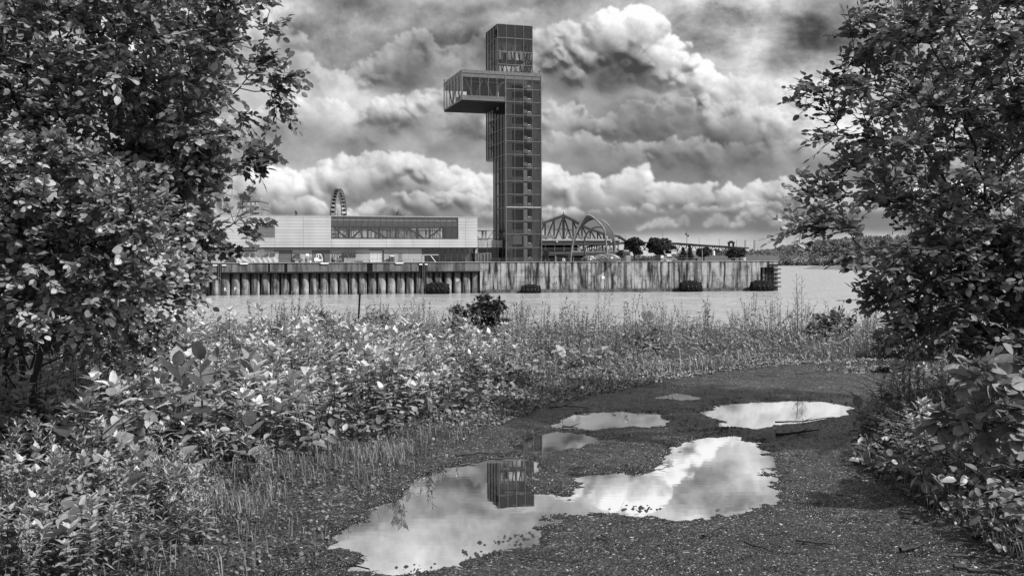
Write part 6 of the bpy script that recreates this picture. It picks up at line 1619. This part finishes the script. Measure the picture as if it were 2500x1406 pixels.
one('milkweed', 'milk', 605, 1190, 'small milkweed with five spread leaves near the left track edge', 'milkweed', 104, .75)
one('milkweed', 'milk', 1582, 875, 'tall milkweed standing before the grass strip beyond the track', 'milkweed', 145, 1.0)
one('milkweed', 'milk', 2108, 1090, 'young milkweed leaning over the long oval puddle', 'milkweed', 106, .62, -.25)
one('dock_plant', 'dock', 655, 885, 'dark seed headed dock, left one of the two above the bright bed', 'dock', 111, 1.15)
one('dock_plant', 'dock', 705, 880, 'dark seed headed dock, right one of the two above the bright bed', 'dock', 112, 1.2)
one('clover_spire', 'spire', 1955, 855, 'tall airy weed spires rising over the water at right', 'weed', 121, 1.0)
one('clover_spire', 'spire', 1463, 850, 'tall dark weed spires left of the milkweed, against the water', 'weed', 122, .9)
one('tall_spike', 'lance', 2118, 850, 'single leafy spike standing against the water near the right trees', 'weed', 123, .95)
one('burdock', 'burdock', 1400, 905, 'burdock with very large pale leaves at the far side of the track', 'burdock', 137, .85)
one('burdock', 'burdock', 1455, 900, 'smaller burdock just right of the very large leaved one', 'burdock', 138, .7)
one('big_leaf_plant', 'burdock', 250, 1290, 'plant with broad pale leaves low at the left edge', 'plant', 133, .8)
one('big_leaf_plant', 'burdock', 390, 1230, 'plant with large pale lobed leaves, centre of the lower left', 'plant', 134, .75)
one('big_leaf_plant', 'burdock', 110, 1390, 'plant with drooping folded leaves in the bottom left corner', 'plant', 135, .6)
one('big_leaf_plant', 'burdock', 210, 1170, 'plant with wide leaves under the arching branch', 'plant', 136, .9)
LOWLEFT = [(-100, 1180), (250, 1190), (480, 1180), (650, 1190), (640, 1280), (520, 1350), (380, 1420), (-200, 1480)]
plant_all('slender_weed', 'lance', 4, spots(LOWLEFT, 46, 38, .16), zone('slender weed low at left', [(150, 'at the very edge'), (330, 'by the broad pale leaves'), (9999, 'nearest the track')], 'in front', 'behind'), 'weed', 'slender weeds in the lower left corner', 8, .30, .6)
plant_all('young_herb', 'dim', 4, spots([(-100, 1250), (300, 1250), (560, 1230), (480, 1330), (330, 1450), (-200, 1480)], 34, 39, .15), zone('young leafy herb low at left', [(150, 'at the very edge'), (330, 'by the broad pale leaves'), (9999, 'nearest the track')], 'in front', 'behind'), 'herb', 'young herbs in the lower left corner', 9, .4, .7)
# bushes against the water
def bush(name, px, base_py, D, polyb, n, label, lmat, leaf, size, seed, tone=(0, 1), ntw=5, nlf=6, twl=.16):
    return grow(name, label, 'bush', rootp(px, D), [(0, 0, 0), (0, 0, .15)], fill(polyb, n, D-.35, D+.35, seed), leaf, lmat, size, ntw, nlf, twl, seed+1, tone=tone, base_r=.02, tr=.003)
bush('dark_bush', 1190, 0, 19, [(1155, 800), (1160, 745), (1180, 728), (1215, 722), (1228, 760), (1235, 800)], 34, 'dark bush against the water, right and taller of the two near the centre', L_DK, T_ovate(.3), .09, 51, ntw=5)
bush('dark_bush', 1118, 0, 19, [(1098, 800), (1100, 760), (1120, 752), (1140, 775), (1155, 800)], 20, 'dark bush against the water, left and lower of the two near the centre', L_DK, T_ovate(.3), .08, 53, ntw=5)
bush('rounded_bush', 2025, 0, 19, [(1965, 840), (1985, 785), (2010, 770), (2050, 775), (2085, 810), (2090, 840)], 60, 'rounded grey bush against the water right of the airy spires', L_COVER, T_ovate(.32), .085, 55, tone=(0, .5))
bush('rounded_bush', 2200, 0, 16, [(2130, 850), (2170, 800), (2240, 775), (2300, 800), (2320, 850)], 60, 'pale loose bush under the right branches beside the water', L_COVER, T_ovate(.30), .09, 57, tone=(.1, .6))
bush('rounded_bush', 782, 0, 20, [(760, 810), (765, 775), (785, 765), (805, 790), (810, 815)], 22, 'small upright bush against the water left of the slanting post', L_COVER, T_lance(.16), .08, 59, tone=(0, .45))
bush('rounded_bush', 920, 0, 19, [(860, 840), (880, 790), (920, 765), (950, 780), (975, 830)], 36, 'pale grey bush against the water right of the slanting post', L_COVER, T_ovate(.3), .09, 61, tone=(.15, .6))
bush('dark_bush', 1570, 0, 17, [(1520, 870), (1530, 835), (1560, 820), (1610, 830), (1630, 870)], 40, 'dark low bush around the tall milkweed beyond the track', L_RT, T_lance(.18), .08, 63, tone=(0, .4))
bush('dark_bush', 420, 0, 12, [(250, 870), (330, 830), (430, 820), (480, 850), (470, 880)], 50, 'dark tangled bush left of the bright bed, below the left trees', L_RT, T_ovate(.3), .06, 65, tone=(0, .5))
# tree trunk seen under the left crown
pst = empty('slanting_post', (*GP(866, 835), gz0(*GP(866, 835))-.2), 0, 'thin dark post leaning right, standing against the water', 'post')
MB().tube([(0, 0, 0), (.07, 0, .55), (.10, 0, 1.05)], [.022, .02, .018], 8).build('post_shaft', M_BLACK, pst)
MB().tube([(.100, 0, 1.05), (.102, 0, 1.08)], [.026, .024], 8).build('post_cap', M_BLACK, pst)

# ------------------------------------------------------------------ grass, ground cover, litter
def grass(name, poly, n, h0, h1, label, seed, tone=(0, 1), dens=None, wid=.004):
    rg = np.random.default_rng(seed); P = polyW(poly); lo, hi = P.min(0), P.max(0)
    x = rg.uniform(lo[0], hi[0], n*4); y = rg.uniform(lo[1], hi[1], n*4); m = sdist(x, y, P) < .12
    cl = fbm(x, y, 1.5, 3, seed)*1.6 > -.15+.6*rg.random(n*4)-.3; m &= cl
    if 'edge' in name: m &= (fbm(x, y, 2.6, 3, 91) > .10) & (rg.random(n*4) < .8)
    x, y = x[m][:n], y[m][:n]; n = len(x); z = ground_h(x, y)
    clump = .5+.5*fbm(x, y, 2.0, 2, seed+3); h = (h0+(h1-h0)*rg.random(n)**2)*(.35+1.2*np.clip(clump, 0, 1)); az = rg.random(n)*6.28; ln = h*rg.uniform(.1, 1.0, n)
    w = wid*(1+y/9)*rg.uniform(.6, 1.3, n); dx, dy = np.cos(az), np.sin(az); sx_, sy_ = -dy*w, dx*w
    p0 = np.stack([x, y, z], 1); side = np.stack([sx_, sy_, np.zeros(n)], 1)
    p1 = p0+np.stack([dx*ln*.3, dy*ln*.3, h*.6], 1); p2 = p0+np.stack([dx*ln, dy*ln, h*(1-.25*ln/h)], 1)
    V = np.stack([p0-side, p0+side, p1-side*.8, p1+side*.8, p2], 1).reshape(-1, 3)
    F = (np.array([(0, 1, 3), (0, 3, 2), (2, 3, 4)])[None]+(np.arange(n)*5)[:, None, None]).reshape(-1, 3)
    t = np.clip(tone[0]+(tone[1]-tone[0])*(.5*rg.random(n)+.5*np.clip(clump, 0, 1)), 0, 1)
    link_mesh(name, fast_mesh(name, V, F, np.repeat(t, 3)), L_GRASS, kind='stuff', label=label)
def cover(name, poly, n, h0, h1, size, tm, mat, label, seed, tone=(0, 1), thr=-.1, tilt=.5, exclude=None):
    rg = np.random.default_rng(seed); P = polyW(poly); lo, hi = P.min(0), P.max(0)
    x = rg.uniform(lo[0], hi[0], n*4); y = rg.uniform(lo[1], hi[1], n*4); m = sdist(x, y, P) < .15
    nz = fbm(x, y, .9, 4, seed); m &= nz > thr+(rg.random(n*4)-.5)*.5
    if exclude is not None: m &= sdist(x, y, exclude) > -.45*rg.random(n*4)**2
    x, y = x[m][:n], y[m][:n]; n = len(x); z = ground_h(x, y); cl = np.clip(.5+fbm(x, y, 1.7, 3, seed+2), 0, 1)
    hh_ = h0+(h1-h0)*rg.random(n)*cl
    az = rg.random(n)*6.28; d = np.stack([np.cos(az), np.sin(az), rg.normal(size=n)*tilt], 1); up = np.stack([rg.normal(size=n)*tilt, rg.normal(size=n)*tilt, np.ones(n)], 1)
    V, F = scatter(tm, np.stack([x, y, z+hh_], 1), d, up, size*rg.uniform(.5, 1.3, n))
    t = np.clip(tone[0]+(tone[1]-tone[0])*(.6*rg.random(n)+.4*cl), 0, 1)
    link_mesh(name, fast_mesh(name, V, F, np.repeat(t, len(tm[1]))), mat, kind='stuff', label=label)
LEFTALL = [(-200, 880), (400, 850), (900, 850), (1300, 890), (1500, 940), (1200, 1030), (1080, 1090), (950, 1165), (800, 1290), (650, 1400), (450, 1500), (-300, 1560)]
BACKALL = [(-200, 818), (700, 815), (1400, 815), (2000, 816), (2700, 818), (2700, 872), (2150, 874), (1900, 884), (1700, 908), (1450, 955), (1250, 950), (1000, 880), (400, 870), (-200, 880)]
RIGHTALL = [(2700, 900), (2340, 915), (2240, 965), (2150, 1040), (2130, 1140), (2230, 1225), (2350, 1300), (2500, 1375), (2750, 1460)]
grass('bank_grass', BACKALL, 26000, .05, .28, 'tall thin grass along the top of the bank', 71, wid=.0022)
grass('left_grass', LEFTALL, 20000, .03, .20, 'grass among the plants left of the track', 72, tone=(0, .7), wid=.0014)
grass('edge_grass', [(560, 1190), (700, 1150), (800, 1110), (950, 1095), (1010, 1120), (880, 1190), (800, 1260), (700, 1310), (560, 1340), (480, 1290)], 4600, .03, .15, 'bright grass tufts at the left edge of the track', 73, tone=(.1, .8), wid=.0013)
grass('right_grass', RIGHTALL, 18000, .05, .30, 'arching grass right of the track', 74, tone=(0, .6), wid=.0018)
cover('left_understory', BED, 15000, .05, .34, .085, T_ovate(.3), L_COVER, 'low leafy growth under the bright herbs', 75, tone=(0, .75), thr=-.4)
cover('left_ground_cover', LEFTALL, 60000, .005, .07, .024, T_round(), L_COVER, 'small leaved ground cover left of the track', 76, tone=(.0, .65), thr=-.45, exclude=TRACK)
cover('back_understory', BACKALL, 30000, .05, .50, .075, T_lance(.16), L_GOLD, 'low narrow leaved growth along the bank', 77, tone=(0, .9), thr=-.4)
cover('verge_cover', [(1100, 1030), (1250, 960), (1500, 905), (1750, 880), (2000, 872), (2200, 868), (2200, 880), (1950, 890), (1750, 905), (1550, 940), (1300, 990), (1180, 1045)], 12000, .005, .07, .04, T_ovate(.32), L_COVER, 'low leafy verge along the far side of the track', 78, tone=(.1, .9), thr=-.5)
cover('right_understory', RIGHTALL, 14000, .03, .35, .075, T_ovate(.26), L_COVER, 'low leafy growth right of the track', 79, tone=(0, .55), thr=-.4)
cover('right_ground_cover', RIGHTALL, 14000, .005, .06, .03, T_round(), L_COVER, 'small leaved ground cover right of the track', 80, tone=(0, .8), thr=-.3)
# gravel chips and bits of bark on the track
def chips(name, n, s0, s1, mat, label, seed, flat, long=3.2):
    rg = np.random.default_rng(seed); lo, hi = TRACK.min(0), TRACK.max(0)
    u = rg.random(n*3)**1.5; y = 4.2+(17.5-4.2)*u; x = rg.uniform(-5, 9, n*3); m = sdist(x, y, TRACK) < .1
    x, y = x[m][:n], y[m][:n]; z = ground_h(x, y); k = z > ZW-.004; x, y, z = x[k], y[k], z[k]; n = len(x)
    s = rg.uniform(s0, s1, n)**1.0; a = rg.random(n)*6.28; el = rg.uniform(1, long if flat else 1.6, n)
    c = np.stack([x, y, z], 1); ex_ = np.stack([np.cos(a), np.sin(a), rg.normal(size=n)*.12], 1)*(s*el)[:, None]; ey_ = np.stack([-np.sin(a), np.cos(a), rg.normal(size=n)*.12], 1)*(s*.7)[:, None]
    up = np.stack([np.zeros(n), np.zeros(n), s*(.45 if flat else .9)], 1)
    V = np.stack([c-ex_-ey_*.6, c+ex_*.8-ey_, c+ex_+ey_*.7, c-ex_*.7+ey_, c+up], 1).reshape(-1, 3)
    F = (np.array([(0, 1, 4), (1, 2, 4), (2, 3, 4), (3, 0, 4)])[None]+(np.arange(n)*5)[:, None, None]).reshape(-1, 3)
    link_mesh(name, fast_mesh(name, V, F, np.repeat(rg.random(n)**4, 4)), mat, kind='stuff', label=label)
chips('gravel', 60000, .0018, .0055, foliage('gravel_chips', .012, .36, 0, .4, .6), 'loose pale and dark gravel chips on the track', 81, False)
chips('straw_litter', 16000, .0025, .007, foliage('straw_bits', .02, .5, 0, .5, .5), 'pale dry straw and leaf bits on the track', 83, True)
chips('bark_litter', 26000, .003, .009, foliage('bark_bits', .012, .12, 0, .5, .5), 'dark bits of bark and twig on the track', 82, True)
chips('twig_litter', 2600, .0035, .006, foliage('twig_bits', .01, .07, 0, .6, .3), 'small broken twigs strewn on the track', 84, True, 14)
# sticks lying on the track, each a thing of its own
def stick(pts, r, label, z=.012, fork=None):
    W_ = [GP(*p) for p in pts]; x0, y0 = W_[0]; rg = np.random.default_rng(int(pts[0][0]))
    P = []
    for i in range(len(W_)-1):
        for k in range(4):
            t = k/4; x = W_[i][0]+(W_[i+1][0]-W_[i][0])*t; y = W_[i][1]+(W_[i+1][1]-W_[i][1])*t; P.append((x+rg.normal()*.006, y+rg.normal()*.006, max(gz0(x, y), ZW)+z+rg.random()*.01))
    x, y = W_[-1]; P.append((x, y, max(gz0(x, y), ZW)+z))
    P = np.array(P); n = len(P); L_ = [(P, r*(1-.6*np.linspace(0, 1, n)))]
    k = n//2; e = P[k]+np.array([.10, .04, .03]); L_.append((np.array([P[k], (P[k]+e)/2, e]), [r*.6, r*.4, r*.2]))
    V, F = tubes(L_, 6); org = P[0]
    link_mesh('fallen_stick', fast_mesh('fallen_stick', V-org, F, smooth=True), M_BARK, None, label, 'stick', 'sticks lying on the track', loc=tuple(org))
for pts, r, lb in [
 ([(1115, 1120), (1180, 1110), (1235, 1108), (1295, 1102)], .010, 'long dark stick at the head of the large left puddle'),
 ([(1120, 1128), (1170, 1127)], .006, 'short stick just below the long one at the large left puddle'),
 ([(1340, 1001), (1375, 996), (1440, 1002)], .009, 'curved stick lying above the narrow middle puddle'),
 ([(1370, 1045), (1410, 1044)], .010, 'short straight stick below the narrow middle puddle'),
 ([(1890, 1032), (1960, 1028), (2035, 1022)], .009, 'thin stick along the lower edge of the long oval puddle'),
 ([(1895, 1066), (1950, 1060), (2000, 1057)], .014, 'thick dark stick right of the wide puddle, below the oval one'),
 ([(1715, 1318), (1750, 1301), (1778, 1299)], .008, 'bent stick below the wide puddle'),
 ([(1820, 1338), (1880, 1355)], .008, 'straight stick in the lower right of the track, left one of three'),
 ([(1942, 1331), (2000, 1336), (2045, 1342)], .009, 'straight stick in the lower right of the track, middle one of three'),
 ([(2195, 1350), (2230, 1345), (2255, 1340)], .012, 'pale broken stick in the lower right of the track'),
 ([(2372, 1320), (2420, 1305), (2445, 1312)], .010, 'forked stick near the right verge'),
 ([(1575, 1132), (1600, 1137), (1632, 1128)], .005, 'crooked thin twig at the left rim of the wide puddle'),
 ([(2310, 1365), (2380, 1362), (2440, 1365)], .008, 'thin stick beyond the forked one near the right verge'),
 ([(1940, 918), (1990, 914), (2060, 910)], .010, 'dark stick at the far end of the track, before the thin puddle'),
 ([(1840, 892), (1930, 890), (2010, 893)], .010, 'long dark stick along the far edge of the track'),
 ([(2330, 1395), (2400, 1400), (2440, 1404)], .012, 'thick stick at the bottom right edge'),
 ([(925, 1200), (985, 1197)], .008, 'thin stick left of the large left puddle'),
 ([(1465, 1316), (1490, 1330)], .007, 'tiny stick right of the large left puddle'),
 ([(1205, 1011), (1260, 1000)], .007, 'thin stick by the left verge above the centre puddle'),
 ([(2040, 1215), (2090, 1222)], .006, 'thin curved twig near the right verge'),
 ([(1270, 1365), (1400, 1378)], .006, 'long thin twig at the bottom centre of the track')]:
    stick(pts, r, lb)
# fallen leaves in the puddles and small clods
def dead_leaf(px, py, s, label, mat, tm, el=.4):
    x, y = GP(px, py); z = max(gz0(x, y), ZW)+.006
    V, F = scatter(tm, np.zeros((1, 3)), np.array([[1, .3, el]]), np.array([[.1, -.9, 1.0]]), np.array([s]))
    link_mesh('fallen_leaf', fast_mesh('fallen_leaf', V, F, np.full(len(F), .5)), mat, None, label, 'leaf', None, loc=(x, y, z))
dead_leaf(1625, 1128, .07, 'pale maple leaf standing at the left rim of the wide puddle', L_COVER, T_maple(), .3)
dead_leaf(886, 1258, .05, 'dark curled leaf floating at the left end of the large puddle', L_DK, T_round())
dead_leaf(1038, 1176, .035, 'small dark leaf at the upper rim of the large puddle', L_DK, T_round())
dead_leaf(1744, 1245, .04, 'tiny dark leaf near the lower rim of the wide puddle', L_DK, T_lance(.3))
def clods(name, pts, label):
    rgc = np.random.default_rng(9); Vs = []; Fs = []; o = 0
    for px, py, s in pts:
        x, y = GP(px, py)
        for k in range(26):
            a, b_ = x+rgc.normal()*s, y+rgc.normal()*s*.6; q = rgc.uniform(.008, .022); z = gz0(a, b_)
            p = np.array([[1, 0, 0], [0, 1, 0], [-1, 0, 0], [0, -1, 0], [0, 0, .8], [.4, .3, .5]])*q*rgc.uniform(.6, 1.3, (6, 1))+[a, b_, max(z, ZW-.005)]
            Vs.append(p); Fs.append(np.array([(0, 1, 5), (5, 1, 4), (1, 2, 4), (2, 3, 4), (3, 0, 4), (0, 5, 4)])+o); o += 6
    link_mesh(name, fast_mesh(name, np.concatenate(Vs), np.concatenate(Fs)), plain('clod', .02, .7, 0, .5, 20), kind='stuff', label=label)
clods('mud_clods', [(1250, 1318, .10), (1290, 1300, .08), (1150, 1345, .06), (1555, 1235, .07), (1550, 1272, .07), (1360, 1255, .05), (1460, 1096, .06), (1465, 1110, .05), (1020, 1385, .08), (1700, 1050, .1), (1780, 1048, .1)], 'dark wet clods of mud round the puddles')
